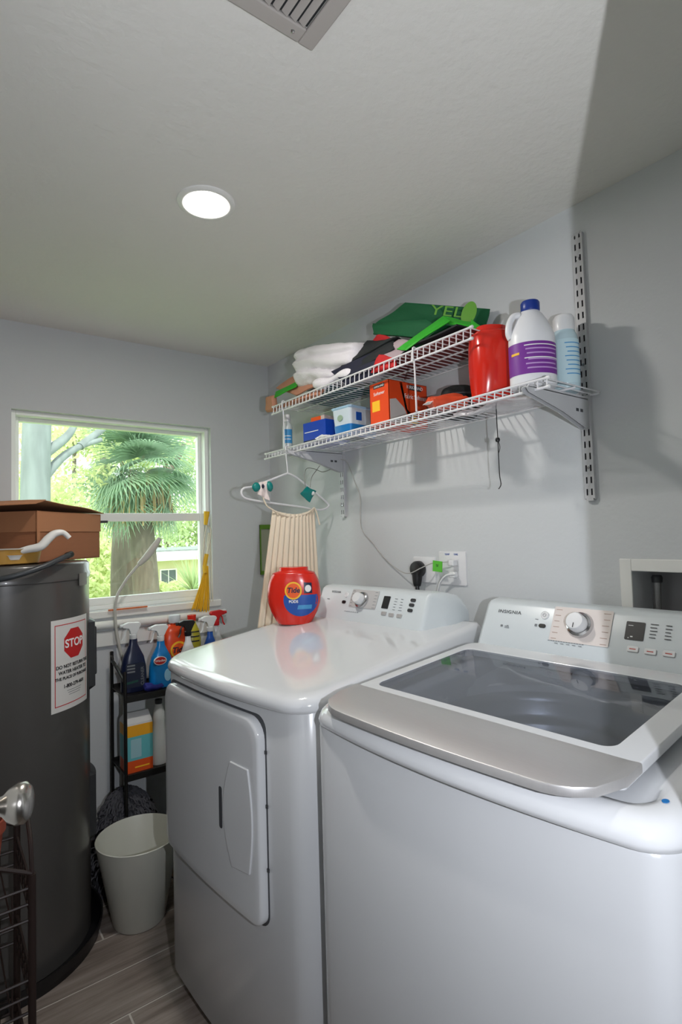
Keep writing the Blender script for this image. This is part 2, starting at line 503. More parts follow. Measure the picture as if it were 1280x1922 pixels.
# --- washer
W = T('washing_machine', 'white top loading washing machine with silver lid handle and dark glass lid', 'washing machine', (.6633, .6319, 0), math.radians(3.87))
bm = bm_new()
rs = []
for d, z in ((.012, .03), (0, .05), (0, .918), (.003, .923)):
    rs.append([Vector((x, y, z)) for x, y in outline_machine(0, .66, -.343, .343, .045, .02, .012, d)])
rings(bm, rs, True, False); O('cabinet', bm, M_APPLB, W, sharp=1.0)
SL = .075
DECK = [(.006, .921), (0, .924), (-.002, .932), (.0, .940), (.004, .948), (.010, .953), (.018, .957), (.030, .9585), (.040, .957), (.048, .955), (.054, .953), (.062, .951), (.11, .951), (.118, .946), (.122, .92), (.124, .86)]
bm = bm_new(); rs = []
for d, z in DECK:
    ring = []
    for x, y in outline_machine(0, .68, -.343, .343, .05, .02, .03, d):
        k = min(max((z-.921)/.03, 0), 1)
        dip = .016*max(0, 1-max(x, 0)/.11) if .045 < d < .12 else 0
        ring.append(Vector((x, y, z-dip+SL*max(x, 0)*k)))
    rs.append(ring)
rings(bm, rs, False, False)
O('top_deck', bm, M_APPL, W, sharp=1.2)
# tub and drum
bm = bm_new()
lathe(bm, [(.245, .915), (.235, .912), (.225, .895), (.222, .88), (.215, .878)], 64, M=Matrix.Translation((.33, 0.0, .02)), cap0=False, cap1=False)
O('tub_ring', bm, M_PLAST, W)
bm = bm_new()
prof = [(.222, .90), (.216, .895), (.21, .88)]
for i in range(12):
    z = .86-i*.035
    prof += [(.212, z), (.207, z-.008), (.207, z-.02), (.212, z-.028)]
prof += [(.20, .43), (.0, .42)]
lathe(bm, prof, 64, M=Matrix.Translation((.33, 0.0, .02)), cap0=False, cap1=False)
drum = O('drum', bm, M_STEEL, W)
bm = bm_new(); lathe(bm, [(.18, .44), (.15, .46), (.06, .48), (.04, .50), (0, .505)], 32, M=Matrix.Translation((.33, 0.0, .02)), cap0=False); O('wash_plate', bm, M_PLAST, W)
# blank plate closing the deck around the tub ring
bm = bm_new()
o1 = outline_machine(.10, .58, -.225, .225, .03, .02, .0, 0)
ring_o = [Vector((x, y, .925+SL*x)) for x, y in o1]
ring_i = [Vector((.33+.235*(Vector((x-.33, y)).normalized().x), .235*(Vector((x-.33, y)).normalized().y)*.95, .915)) for x, y in o1]
rings(bm, [ring_o, ring_i], False, False); O('tub_cover', bm, M_PLAST, W)

# lid: white frame with a window, silver handle along the front
LZ = .962
LM = Matrix(((1, 0, 0, 0), (0, 1, 0, 0), (SL, 0, 1, LZ), (0, 0, 0, 1)))   # lid plane rises towards the console
lid_o = rrect(.040, .505, -.268, .298, (.01, .03, .03, .01), 6)
gl_o = rrect(.120, .447, -.222, .272, .022, 6)
bm = bm_new()
def sheet_ring(bm, oo, ii, z0, z1, M):
    oo = densify(oo, .5)
    a = [[bm.verts.new(M @ Vector((x, y, z))) for x, y in o] for o, z in ((oo, z0), (oo, z1), (ii, z1), (ii, z0))]
    n = len(oo)
    for p, q in ((0, 1), (1, 2), (2, 3), (3, 0)):
        for i in range(n):
            j = (i+1) % n; bm.faces.new((a[p][i], a[p][j], a[q][j], a[q][i]))
sheet_ring(bm, lid_o, gl_o, 0, .018, LM)
lid = O('lid', bm, M_APPL, W, bev=.003)
bm = bm_new(); prism(bm, gl_o, .013, .0165, LM)
O('lid_glass', bm, glass_mat('smoked_glass', (.68, .70, .74, 1), .07, .02), lid)
bm = bm_new()
sil = []
N = 30
sv0, sv1 = -.271, .300
for i in range(N+1):                     # back edge, left to right
    v = sv1+(sv0-sv1)*i/N
    sil.append((.094, v))
fr_ = []
for i in range(N+1):
    k = i/N; v = sv0+(sv1-sv0)*k
    e = min(k, 1-k)*(sv1-sv0)
    rc = .085
    cu = .075*(1-math.sqrt(max(0, 1-(1-min(e/rc, 1))**2)))
    fr_.append((-.030-.012*math.sin(PI*k)+cu, v))
sil = sil+fr_
prism(bm, list(reversed(sil)), .007, .0205, LM, bev=.003)
hd = O('handle', bm, M_SILVER, lid, sharp=.5)

cpW, upW, nW, LW = console_pos(.53, 1.005, .592, 1.118)
conW = console(W, cpW, upW, nW, LW, -.285, .298, .045, .70, .03, .93)
def cfm(cp, up, n, v, s, off=.0012):
    # right is -v seen from the front
    return frame(cp(v, s, off), (0, -1, 0), up)
OFF = .0015
v, s = (0.23, 0.0994)
text('INSIGNIA', .0125, M_DARK, conW, cpW(v, s, OFF), (0, -1, 0), upW, spacing=1.15, sx=1.15)
v, s = (0.2386, 0.0599)
bm = bm_new(); fm = cfm(cpW, upW, nW, v, s); plate(bm, fm, -.008, -.002, -.002, .003); plate(bm, fm, .004, .016, -.0005, .001); plate(bm, fm, .004, .018, -.004, -.0028); plate(bm, fm, .010, .014, .002, .0032)
O('printed_marks', bm, M_PRINT, conW)
# cream dial panel
a = (0.1081, 0.1238); b_ = (-0.033, 0.1233); c = (0.095, 0.0426)
fm = cfm(cpW, upW, nW, a[0], 0)
pw = a[0]-b_[0]
bm = bm_new(); plate(bm, fm, 0, pw, c[1]-.003, a[1]+.002, .0006, .003); O('dial_panel', bm, M_BEIGE, conW)
bm = bm_new()
fm2 = cfm(cpW, upW, nW, a[0], 0, .002)
for i in range(6):
    y = a[1]-.006-i*(a[1]-c[1]-.008)/5
    plate(bm, fm2, .005, .020-.001*(i % 3), y-.0006, y+.0006, .0003)
O('printed_marks', bm, mat('tan_print', srgb(170, 140, 125), .6), conW); bm = bm_new()
for i in range(6):
    y = a[1]-.006-i*(a[1]-c[1]-.008)/5
    plate(bm, fm2, pw-.021+.002*(i % 2), pw-.005, y-.0006, y+.0006, .0003)
O('printed_marks', bm, mat('tan_print', srgb(170, 140, 125), .6), conW)
# knob
v, s = (0.0389, 0.0843)
bm = bm_new(); fm = cfm(cpW, upW, nW, v, s, .0)
lathe(bm, [(.032, 0), (.032, .003), (.029, .010), (.024, .012), (.0235, .013)], 48, M=fm, cap1=False)
kw = O('dial_knob', bm, M_CHROME, conW)
bm = bm_new(); lathe(bm, [(.0225, .010), (.0215, .030), (.019, .0335), (0, .034)], 48, M=fm); O('knob_cap', bm, M_PLAST, kw)
bm = bm_new(); plate(bm, fm, -.001, .001, -.0175, -.006, .0006, 0, 3, .034); O('pointer', bm, M_DARK, kw)
# power button, lock symbol pill
v, s = (0.1312, 0.1004)
bm = bm_new(); fm = cfm(cpW, upW, nW, v, s, 0); lathe(bm, [(.0105, 0), (.0105, .002), (.009, .003), (.0085, .0022), (0, .0022)], 28, M=fm); pb = O('power_button', bm, M_PLAST, conW)
bm = bm_new()
tube(bm, [fm @ Vector((.0042*math.cos(q), .0042*math.sin(q), .0028)) for q in [math.radians(x_) for x_ in range(125, 416, 20)]], .0005, 4); rod(bm, fm @ Vector((0, .001, .0028)), fm @ Vector((0, .0055, .0028)), .0005, 4)
O('power_symbol', bm, M_PRINT, pb)
v, s = (0.132, 0.0722)
bm = bm_new(); plate(bm, cfm(cpW, upW, nW, v, s, 0), -.009, .009, -.005, .005, .003, .0048, 5); O('selector_button', bm, M_BLACK, conW, bev=.0008)
bm = bm_new(); fm = cfm(cpW, upW, nW, v, s); plate(bm, fm, -.020, -.014, -.003, .003); plate(bm, fm, -.022, -.014, .015, .0162); O('printed_marks', bm, M_PRINT, conW)
a = (0.1098, 0.0352); b_ = (-0.0032, 0.0367)
bm = bm_new(); fm = cfm(cpW, upW, nW, a[0], (a[1]+b_[1])/2)
for i in range(14): plate(bm, fm, i*.0064, i*.0064+.0045, .002, .0032)
for i in range(5): plate(bm, fm, .018+i*.0145, .018+i*.0145+.008, -.003, -.0016)
O('printed_marks', bm, M_PRINT, conW)
# display
a = (-0.0635, 0.106); b_ = (-0.1024, 0.0642)
bm = bm_new(); fm = cfm(cpW, upW, nW, a[0], b_[1], 0); plate(bm, fm, 0, a[0]-b_[0], 0, a[1]-b_[1], .0015, .002); dsp = O('display', bm, M_BLACK, conW)
bm = bm_new(); fm = cfm(cpW, upW, nW, a[0], b_[1], .0015); plate(bm, fm, .005, .015, .032, .0332, .0004); O('display_marks', bm, M_WHITE, dsp); bm = bm_new(); plate(bm, fm, .012, .017, .006, .0085, .0004); plate(bm, fm, .007, .009, .003, .005, .0004); O('display_marks', bm, M_WHITE, dsp)
bm = bm_new(); fm = cfm(cpW, upW, nW, *(-0.1132, 0.1041), .0012)
dashes(bm, fm, 0, 0, 5, .0075, .018, .0015, .5, 3); O('printed_marks', bm, M_DARK, conW); bm = bm_new(); dashes(bm, fm, .03, 0, 5, .0075, .013, .0015, .5, 4)
O('printed_marks', bm, M_DARK, conW)
for v, s in ((-0.0847, 0.0437), (-0.1199, 0.043), (-0.1554, 0.0438)):
    bm = bm_new(); fm = cfm(cpW, upW, nW, v, s, 0); plate(bm, fm, -.0115, .0115, -.006, .006, .003, .0025); pbn = O('push_button', bm, M_PLAST, conW, bev=.0008)
    bm = bm_new(); plate(bm, fm, -.0122, .0122, -.0067, .0067, .0012, .003); O('button_surround', bm, M_SILVER, pbn)
    bm = bm_new(); plate(bm, fm, -.0065, .0065, -.001, .001, .0003, 0, 3, .0031); O('printed_marks', bm, mat('red_print', srgb(190, 70, 60), .5), pbn)
# blue dot sticker on the deck
dp = (.060, -.310)
bm = bm_new(); lathe(bm, [(.006, 0), (.006, .0006)], 20, sx=1, sy=.7, M=Matrix.Translation((dp[0], dp[1], .9588+.075*dp[0])) )
O('blue_sticker', bm, mat('blue_sticker_ink', srgb(10, 110, 180), .5), W)
feet(W, .08, .6, .29)

# --- dryer
D = T('clothes_dryer', 'white front loading clothes dryer with a hinged front door, red tub standing on it', 'dryer', (.609, 1.3377, 0), math.radians(5.3))
DW0, DW1 = -.343, .346
bm = bm_new(); rs = []
for d, z in ((.012, .045), (0, .065), (0, .925), (.003, .93)):
    rs.append([Vector((x, y, z)) for x, y in outline_machine(0, .69, DW0, DW1, .06, .02, .018, d)])
rings(bm, rs, True, True); O('cabinet', bm, M_APPLB, D, sharp=1.0)
bm = bm_new(); rs = []
DS = .12
for d, z in ((.006, .926), (0, .929), (-.003, .938), (.0, .950), (.006, .957), (.014, .961), (.03, .9625), (.06, .9625)):
    ring = []
    for x, y in outline_machine(-.006, .69, DW0, DW1, .07, .02, .03, d):
        k = min(max((z-.93)/.03, 0), 1)
        ring.append(Vector((x, y, z-.006+DS*max(x, 0)*min(k, 1))))
    rs.append(ring)
rings(bm, rs, True, True); O('top_panel', bm, M_APPL, D, sharp=1.2)
# door panel
def dfront(y, z, off):      # point on the bowed front face
    c = (DW0+DW1)/2; hw = (DW1-DW0)/2
    return Vector((-.018*(1-((y-c)/hw)**2)-off, y, z))
dr_o = rrect(-.205, .298, .43, .893, (.03, .03, .05, .05), 6)
def door_prism(outl, o0, o1, inset):
    c = Vector((.045, .66)); bm = bm_new(); rs = []
    ol = densify(outl, .03)
    for sc, of in ((1, o0), (1, o1-.006), (1-inset*.4, o1-.0015), (1-inset, o1), (.9, o1), (.6, o1), (.3, o1), (.05, o1)):
        rs.append([dfront(c.x+(x-c.x)*sc, c.y+(y-c.y)*sc, of) for x, y in ol])
    rings(bm, rs, False, True); return bm
dgap = O('door_gasket', door_prism(rrect(-.211, .304, .422, .900, .035, 6), -.004, .001, .01), M_SEAM, D)
dd_ = O('door', door_prism(dr_o, 0, .021, .03), M_APPL, D, sharp=1.0)
bm = bm_new()
def lens(y0, y1, z0, z1, bul, off, th):
    n = 16; pts = []
    for i in range(n+1):
        k = i/n; pts.append((y0+bul*math.sin(PI*k), z0+(z1-z0)*k))
    for i in range(n+1):
        k = i/n; pts.append((y1-.4*bul*math.sin(PI*k), z1-(z1-z0)*k*.96+.0))
    rs = [[dfront(p[0], p[1], of) for p in pts] for of in (off, off+th)]
    rings(bm, rs, False, True)
lens(-.095, -.168, .53, .775, .035, .018, .007)
O('handle', bm, M_APPL, dd_, bev=.002)
bm = bm_new()
sl_ = rrect(-.052, -.038, .60, .70, .006, 4)
rings(bm, [[dfront(x, y, of) for x, y in sl_] for of in (.0195, .0216)], False, True)
O('finger_slot', bm, M_SEAM, dd_)
for z in (.82, .70, .56):
    bm = bm_new(); p = dfront(-.2115, z, .003); box(bm, p.x-.003, p.x, p.y-.004, p.y+.002, z-.004, z+.004); O('hinge_pin', bm, M_DARK, D)
feet(D, .08, .62, .29)
cpD, upD, nD, LD = console_pos(.52, 1.013, .572, 1.123)
conD = console(D, cpD, upD, nD, LD, -.222, .262, .055, .70, .03, .95)
def D_(px): return px
v, s = (0.1827, 0.1026)
text('INSIGNIA', .0105, M_PRINT, conD, cpD(v, s, OFF), (0, -1, 0), upD, spacing=1.1)
v, s = (0.2132, 0.0747)
bm = bm_new(); fm = cfm(cpD, upD, nD, v, s); plate(bm, fm, -.006, .007, -.001, .001); O('printed_marks', bm, M_PRINT, conD)
a = (0.1012, 0.1174); b_ = (-0.024, 0.1138); c = (-0.0147, 0.055)
bm = bm_new(); fm = cfm(cpD, upD, nD, a[0], 0); plate(bm, fm, 0, a[0]-b_[0], c[1], a[1], .0006, .003); O('dial_panel', bm, mat('grey_panel_print', srgb(190, 188, 188), .5), conD)
bm = bm_new(); fm = cfm(cpD, upD, nD, a[0], 0, .002); pw = a[0]-b_[0]
for i in range(6):
    y = a[1]-.006-i*(a[1]-c[1]-.01)/5
    plate(bm, fm, .004, .014, y-.0007, y+.0007, .0003); plate(bm, fm, pw-.016, pw-.004, y-.0007, y+.0007, .0003)
O('printed_marks', bm, M_PRINT, conD)
v, s = (0.0451, 0.0813)
fm = cfm(cpD, upD, nD, v, s, 0)
bm = bm_new(); lathe(bm, [(.029, 0), (.029, .003), (.026, .010), (.022, .012), (.021, .013)], 40, M=fm, cap1=False); kd = O('dial_knob', bm, M_CHROME, conD)
bm = bm_new(); lathe(bm, [(.0195, .010), (.0185, .030), (.016, .0335), (0, .034)], 40, M=fm); O('knob_cap', bm, M_PLAST, kd)
v, s = (0.1266, 0.0945)
bm = bm_new(); lathe(bm, [(.009, 0), (.009, .002), (.0075, .003), (.007, .0022), (0, .0022)], 24, M=cfm(cpD, upD, nD, v, s, 0)); O('power_button', bm, M_PLAST, conD)
v, s = (0.1294, 0.0692)
bm = bm_new(); plate(bm, cfm(cpD, upD, nD, v, s, 0), -.009, .009, -.0055, .0055, .003, .005, 5); O('selector_button', bm, M_BLACK, conD, bev=.0008)
a = (-0.053, 0.0994); b_ = (-0.0962, 0.0621)
bm = bm_new(); fm = cfm(cpD, upD, nD, a[0]+.004, b_[1], 0); plate(bm, fm, 0, .028, 0, a[1]-b_[1]+.004, .0015, .002); O('display', bm, M_BLACK, conD)
bm = bm_new(); fm = cfm(cpD, upD, nD, *(-0.0975, 0.0972), .0012); dashes(bm, fm, 0, 0, 5, .009, .016, .0013, .4, 5); dashes(bm, fm, .025, 0, 5, .009, .014, .0013, .4, 6); O('printed_marks', bm, M_PRINT, conD)
for v, s in ((-0.1717, 0.0975), (-0.1703, 0.0821), (-0.1694, 0.0651)):
    bm = bm_new(); plate(bm, cfm(cpD, upD, nD, v, s, 0), -.010, .010, -.0052, .0052, .003, .0045, 4); O('selector_button', bm, M_DARK, conD, bev=.0008)
for v, s in ((-0.0668, 0.042), (-0.0995, 0.0399), (-0.1328, 0.0397)):
    bm = bm_new(); plate(bm, cfm(cpD, upD, nD, v, s+.004, 0), -.0105, .0105, -.006, .006, .003, .002); O('push_button', bm, M_SILVER, conD, bev=.0008)
bm = bm_new(); fm = cfm(cpD, upD, nD, *(0.1134, 0.0381), .0012)
for i in range(7): plate(bm, fm, i*.010, i*.010+.006, -.0006, .0008)
O('printed_marks', bm, M_PRINT, conD)

# ---------------------------------------------------------------- red laundry pod tub on the dryer
def rounded_tub(t, w, dep, h, m, neck=True):
    """flat-sided barrel tub, wide in x, dep in y, standing at origin"""
    bm = bm_new(); rs = []
    prof = [(.60, 0), (.64, .01), (.69, .05), (.86, .2), (.97, .36), (1.0, .48), (.985, .62), (.93, .75), (.83, .86), (.80, .873), (.79, .885)]
    for k, z in prof:
        ring = []
        for i in range(40):
            a = 2*PI*i/40
            c, s = math.cos(a), math.sin(a)
            e = .72
            kd = .75+.25*k
            ring.append(Vector((w/2*k*math.copysign(abs(c)**e, c), dep/2*kd*math.copysign(abs(s)**e, s), h*z)))
        rs.append(ring)
    rings(bm, rs)
    body = O('body', bm, m, t, sharp=1.2)
    bm = bm_new(); rs = []
    for k, z in ((.78, .872), (.80, .88), (.80, .895), (.70, .915), (.56, .935), (.54, .945), (.54, .992), (.52, 1.0), (.2, 1.0)):
        ring = []
        for i in range(40):
            a = 2*PI*i/40; c, s = math.cos(a), math.sin(a)
            ring.append(Vector((w/2*k*math.copysign(abs(c)**.8, c), dep/2*(.3+.72*k)*math.copysign(abs(s)**.8, s), h*z)))
        rs.append(ring)
    rings(bm, rs); lidt = O('lid', bm, m, t, sharp=1.0)
    return body

pc = (0.435, 0.267, 1)
base = Vector((.436, .262, 0))
an = math.radians(5.3)
gx = .609+base.x*math.cos(an)-base.y*math.sin(an); gy = 1.3377+base.x*math.sin(an)+base.y*math.cos(an)
tz = .9565+.12*base.x
TR = math.radians(-37)
t = T('detergent_tub', 'red rounded plastic laundry pod tub standing on the dryer top', 'detergent tub', (gx, gy, tz-.001), TR)
TWd, TDp, TH = .186, .115, .192
rounded_tub(t, TWd, TDp, TH, M_RED)
FY = -TDp/2
def tub_y(x, z):
    zz = z/TH
    import bisect
    prof = [(.60, 0), (.64, .01), (.69, .05), (.86, .2), (.97, .36), (1.0, .48), (.985, .62), (.93, .75), (.83, .86)]
    k = 1
    for (k0, z0), (k1, z1) in zip(prof, prof[1:]):
        if z0 <= zz <= z1: k = k0+(k1-k0)*(zz-z0)/(z1-z0)
    c = min(1, abs(x)/(TWd/2*k))
    a = math.acos(min(1, c**(1/.72)))
    return -TDp/2*(.75+.25*k)*math.sin(a)**.72
def on_tub(off): return lambda p: Vector((p.x, tub_y(p.x, p.z)-off, p.z))
def tub_patch(name, pts, m, off, ring_n=6):
    c = Vector((sum(p[0] for p in pts)/len(pts), sum(p[1] for p in pts)/len(pts)))
    pts = densify(pts, .008)
    bm = bm_new(); rs = []
    for k in range(ring_n+1):
        sc = 1-k/(ring_n+.05)
        rs.append([Vector((c.x+(x-c.x)*sc, tub_y(c.x+(x-c.x)*sc, c.y+(z-c.y)*sc)-off, c.y+(z-c.y)*sc)) for x, z in pts])
    rings(bm, rs, False, True)
    return O(name, bm, m, t)
lab = []
for i in range(40):
    a = 2*PI*i/40
    z = .083+.055*math.sin(a); z = min(z, .100); lab.append((.026+.058*math.cos(a), z))
tub_patch('label_blue', lab, M_BLUE, .0006)
tub_patch('logo_ring', [(.002+.029*math.cos(2*PI*i/32), .115+.030*math.sin(2*PI*i/32)) for i in range(32)], M_YELLOW, .0010)
tub_patch('logo_disc', [(.002+.0235*math.cos(2*PI*i/32), .115+.0245*math.sin(2*PI*i/32)) for i in range(32)], M_ORANGE, .0014)
tub_patch('label_patch', [(.038, .105), (.066, .105), (.064, .140), (.038, .142)], M_NAVY, .0008)
tub_patch('label_swirl', [(.052+.0105*math.cos(2*PI*i/20), .121+.012*math.sin(2*PI*i/20)) for i in range(20)], M_WHITE, .0012)
tub_patch('label_strip', [(.014, .052), (.062, .052), (.064, .066), (.018, .066)], M_LBLUE, .0010)
text('Tide', .0245, M_NAVY, t, (0, 0, 0), (1, 0, 0), (0, 0, 1), shear=.15, bold=.0006, warp=lambda p: Vector((p.x+.002, tub_y(p.x+.002, p.y+.116)-.0019-p.z, p.y+.116)))
text('PODS', .0125, M_WHITE, t, (0, 0, 0), (1, 0, 0), (0, 0, 1), bold=.0003, warp=lambda p: Vector((p.x+.002, tub_y(p.x+.002, p.y+.078)-.0015-p.z, p.y+.078)))

# ---------------------------------------------------------------- water heater with drain pan
HCx, HCy, HR, HT = .193, 2.137, .262, 1.246
t = T('water_heater', 'tall charcoal grey cylindrical water heater standing in the left corner', 'water heater', (HCx, HCy, 0))
bm = bm_new(); lathe(bm, [(0, .028), (HR, .028), (HR, 1.185), (HR+.003, 1.187), (HR+.004, 1.205), (HR+.001, 1.21), (HR+.001, 1.235), (HR-.006, 1.243), (HR-.02, 1.244), (.1, 1.247), (0, 1.248)], 96); O('tank', bm, M_HEATER, t, sharp=.9)
al, zz0 = (-66.2582, 1.0532)
ar, zz1 = (-29.0526, 0.9804)
S_TL = (-66.2492, 1.0646)
S_TR = (-28.6593, 1.0692)
S_BL = (-65.7288, 0.7755)
S_BR = (-29.8436, 0.7959)
def cyl(ang, z, off=0): return Vector(((HR+off)*math.cos(math.radians(ang)), (HR+off)*math.sin(math.radians(ang)), z))
SA0, SA1 = -66.2, -28.0
SZ0, SZ1 = .784, 1.067
SWd = math.radians(SA1-SA0)*HR
def cyl_patch(name, a0, a1, z0, z1, m, off, parent, n=24):
    bm = bm_new()
    A = [[bm.verts.new(cyl(a0+(a1-a0)*i/n, z, o_)) for i in range(n+1)] for z, o_ in ((z0, 0), (z0, off), (z1, off), (z1, 0))]
    for r0, r1 in ((0, 1), (1, 2), (2, 3)):
        for i in range(n): bm.faces.new((A[r0][i], A[r0][i+1], A[r1][i+1], A[r1][i]))
    return O(name, bm, m, parent)
stk = cyl_patch('warning_label', SA0, SA1, SZ0, SZ1, mat('label_paper', srgb(215, 213, 210), .5), .0008, t)
def sk(x, z, off): return cyl(SA0+math.degrees(x/HR), z, off)     # x metres from the left edge of the label
def sk_rect(name, x0, x1, z0, z1, m, off):
    return cyl_patch(name, SA0+math.degrees(x0/HR), SA0+math.degrees(x1/HR), z0, z1, m, off, stk, 12)
M_RINK = mat('red_ink', srgb(190, 28, 30), .5)
M_BINK = mat('black_ink', srgb(40, 38, 38), .6)
for q in ((.012, SWd-.012, SZ1-.0185, SZ1-.016), (.012, SWd-.012, SZ0+.016, SZ0+.0185)): sk_rect('border_line', *q, M_RINK, .0012)
for q in ((.012, .0145), (SWd-.0145, SWd-.012)): sk_rect('border_line', q[0], q[1], SZ0+.016, SZ1-.016, M_RINK, .0012)
bm = bm_new()
oc = SWd*.53; ozc = SZ1-.080; orad = .050
rs = []
octo = densify([(orad*math.cos(math.radians(22.5+45*i)), orad*math.sin(math.radians(22.5+45*i))) for i in range(8)], .004)
for k in (1, .88, .76, .64, .52, .4, .28, .16, .05):
    rs.append([sk(oc+x*k, ozc+y*k, .0013) for x, y in octo])
rings(bm, rs, False, True); O('stop_octagon', bm, M_RINK, stk)
def stext(s, size, x, z, m, bold=.0003): return text(s, size, m, stk, (0, 0, 0), (1, 0, 0), (0, 0, 1), bold=bold, warp=lambda p: sk(x+p.x, z+p.y, .0018+p.z))
stext('STOP', .036, oc, ozc, M_WHITE, .0008)
stext('DO NOT RETURN THE', .0150, oc, SZ1-.148, M_BINK)
stext('WATER HEATER TO', .0150, oc, SZ1-.166, M_BINK)
stext('THE PLACE OF PURCHASE', .0130, oc-.004, SZ1-.184, M_BINK)
stext('1-800-279-4601', .0155, oc, SZ1-.210, M_BINK)
for i in range(3): sk_rect('small_print', oc-.035+.004*i, oc+.035-.004*i, SZ1-.226-.007*i, SZ1-.2245-.007*i, M_PRINT, .0012)
cyl_patch('rating_label', -42, -30, 1.165, 1.205, mat('grey_label', srgb(120, 118, 115), .4), .006, t)
def cover(z0, z1):
    bm = bm_new(); pr = []
    for a in (-22, 8): pass
    n = 10
    A = []
    for z, o_ in ((z0, 0), (z0+.01, .018), (z1-.01, .018), (z1, 0)):
        A.append([bm.verts.new(cyl(-19+30*i/n, z, o_ if 0 < i < n else 0)) for i in range(n+1)])
    for r0, r1 in zip(A, A[1:]):
        for i in range(n): bm.faces.new((r0[i], r0[i+1], r1[i+1], r1[i]))
    return O('access_cover', bm, M_DARK, t)
cover(.80, 1.04); cover(.30, .52)
bm = bm_new(); box(bm, HR-.004, HR+.02, -.05, .0, .84, 1.01)
O('element_box', bm, M_DARK, t, bev=.006)
t = T('drain_pan', 'round black drain pan under the charcoal water heater', 'drain pan', (HCx, HCy, 0))
bm = bm_new(); lathe(bm, [(.288, 0), (.294, .05), (.299, .052), (.299, .047), (.294, .02), (.286, .026), (0, .026)], 96); O('pan', bm, M_BLACK, t)
bm = bm_new(); lathe(bm, [(.014, 0), (.014, .03), (.010, .03), (.010, 0)], 16, M=Matrix.Translation((0, -.288, .026)) @ Matrix.Rotation(PI/2, 4, 'X')); O('drain_fitting', bm, M_DARK, t)

# things on the heater -----------------------------------------------------
TZ = 1.2475
M_CARD = mat('brown_cardboard', srgb(152, 98, 66), .8, var=.08, vscale=20, stretch=(1, 1, 6))
M_CARDL = mat('brown_cardboard_edge', srgb(172, 118, 82), .8, var=.06)
M_CARDD = mat('brown_cardboard_inside', srgb(92, 60, 44), .9)
# near vertical edge at px 70, right edge at px 188
nA = Vector((0.267, 1.95, 1.255)); nB = Vector((0.517, 2.22, 1.25))
dirB = (nB-nA); dirB.z = 0; Lb = dirB.length; dirB.normalize()
dirA = Vector((-dirB.y, dirB.x, 0)) if False else Vector((-dirB.y, dirB.x, 0))
boxA = nA.copy(); boxA.z = TZ
t = T('cardboard_box', 'open brown cardboard box with a raised lid lying on the water heater', 'box', boxA, math.atan2(dirB.y, dirB.x))
BH = .163
bl = .34
bm = bm_new()
for q in ((0, Lb, 0, .004), (0, Lb, bl-.004, bl), (0, .004, 0, bl), (Lb-.004, Lb, 0, bl)): box(bm, q[0], q[1], q[2], q[3], 0, BH)
box(bm, 0, Lb, 0, bl, 0, .004)
O('tray', bm, M_CARD, t)
bm = bm_new(); box(bm, -.003, Lb+.003, -.003, 0, BH*.60, BH); box(bm, -.003, 0, -.003, bl, BH*.60, BH); box(bm, Lb, Lb+.003, -.003, bl, BH*.60, BH)
O('outer_sleeve', bm, M_CARDL, t)
bm = bm_new(); box(bm, -.002, .012, -.005, -.0031, .0, BH); O('corner_seam', bm, M_CARDL, t)
bm = bm_new(); quad_slab(bm, [(.006, -.030, BH+.032), (Lb+.014, -.012, BH+.006), (Lb+.01, bl, BH+.012), (-.03, bl, BH+.014)], .005, 14, 8, .006, 3)
O('lid_flap', bm, [M_CARDL], t)
bm = bm_new(); quad_slab(bm, [(-.03, -.02, BH+.018), (.006, -.030, BH+.032), (-.02, bl, BH+.036), (-.20, bl, BH+.006)], .005, 10, 8, .004, 5)
O('lid_flap', bm, [M_CARDL], t)
# white plastic scoop + amber tub
t = T('amber_tray', 'translucent amber plastic tray on the water heater beside the cardboard box', 'tray', Vector((0.233, 2.006, 1.25)) * .0 + Vector((.205, 1.925, TZ)), math.radians(20))
bm = bm_new()
lathe(bm, [(.045, 0), (.055, .002), (.062, .042), (.065, .044), (.060, .042), (.053, .004), (0, .003)], 32, sx=1.3, sy=.7)
O('bowl', bm, mat('amber_plastic', srgb(196, 150, 70), .3, alpha=.8), t)
bm = bm_new(); lathe(bm, [(.066, .044), (.067, .047), (.060, .047), (.060, .044)], 32, sx=1.3, sy=.7, cap0=False, cap1=False); O('rim', bm, mat('translucent_plastic', srgb(205, 200, 190), .3, alpha=.75), t)
t = T('plastic_ladle', 'white plastic ladle with a hooked handle resting on the amber tray', 'ladle', (0, 0, 0))
bm = bm_new()
pp = [(0.193, 1.9, 1.278), (0.233, 1.89, 1.29), (0.268, 1.88, 1.298), (0.289, 1.88, 1.32), (0.308, 1.88, 1.336), (0.331, 1.88, 1.339), (0.349, 1.88, 1.322)]
tube(bm, pp, lambda k: .008+.005*math.sin(PI*min(1, k*1.15)), 12)
O('hooked_handle', bm, mat('milky_plastic', srgb(226, 224, 220), .35), t)
bm = bm_new(); p = Vector((0.196, 1.9, 1.275)); lathe(bm, [(.030, 0), (.034, .012), (.036, .014), (.033, .013), (.028, .003), (0, .002)], 24, M=Matrix.Translation((p.x, p.y+.01, p.z-.014))); O('scoop', bm, _mats['milky_plastic'], t)
t = T('rubber_hose', 'thick dark grey hose curving over the front rim of the water heater', 'hose', (0, 0, 0))
bm = bm_new(); tube(bm, [(0.363, 1.93, 1.27), (0.337, 1.9, 1.262), (0.28, 1.865, 1.24), (0.222, 1.85, 1.222), (0.162, 1.86, 1.208), (0.088, 1.9, 1.204)], .0085, 14); O('hose', bm, mat('dark_rubber', srgb(58, 62, 66), .4), t)
bm = bm_new(); tube(bm, [(0.364, 1.932, 1.27), (0.349, 1.915, 1.266)], .0105, 14, smooth=False); O('end_cap', bm, M_BLACK, t)

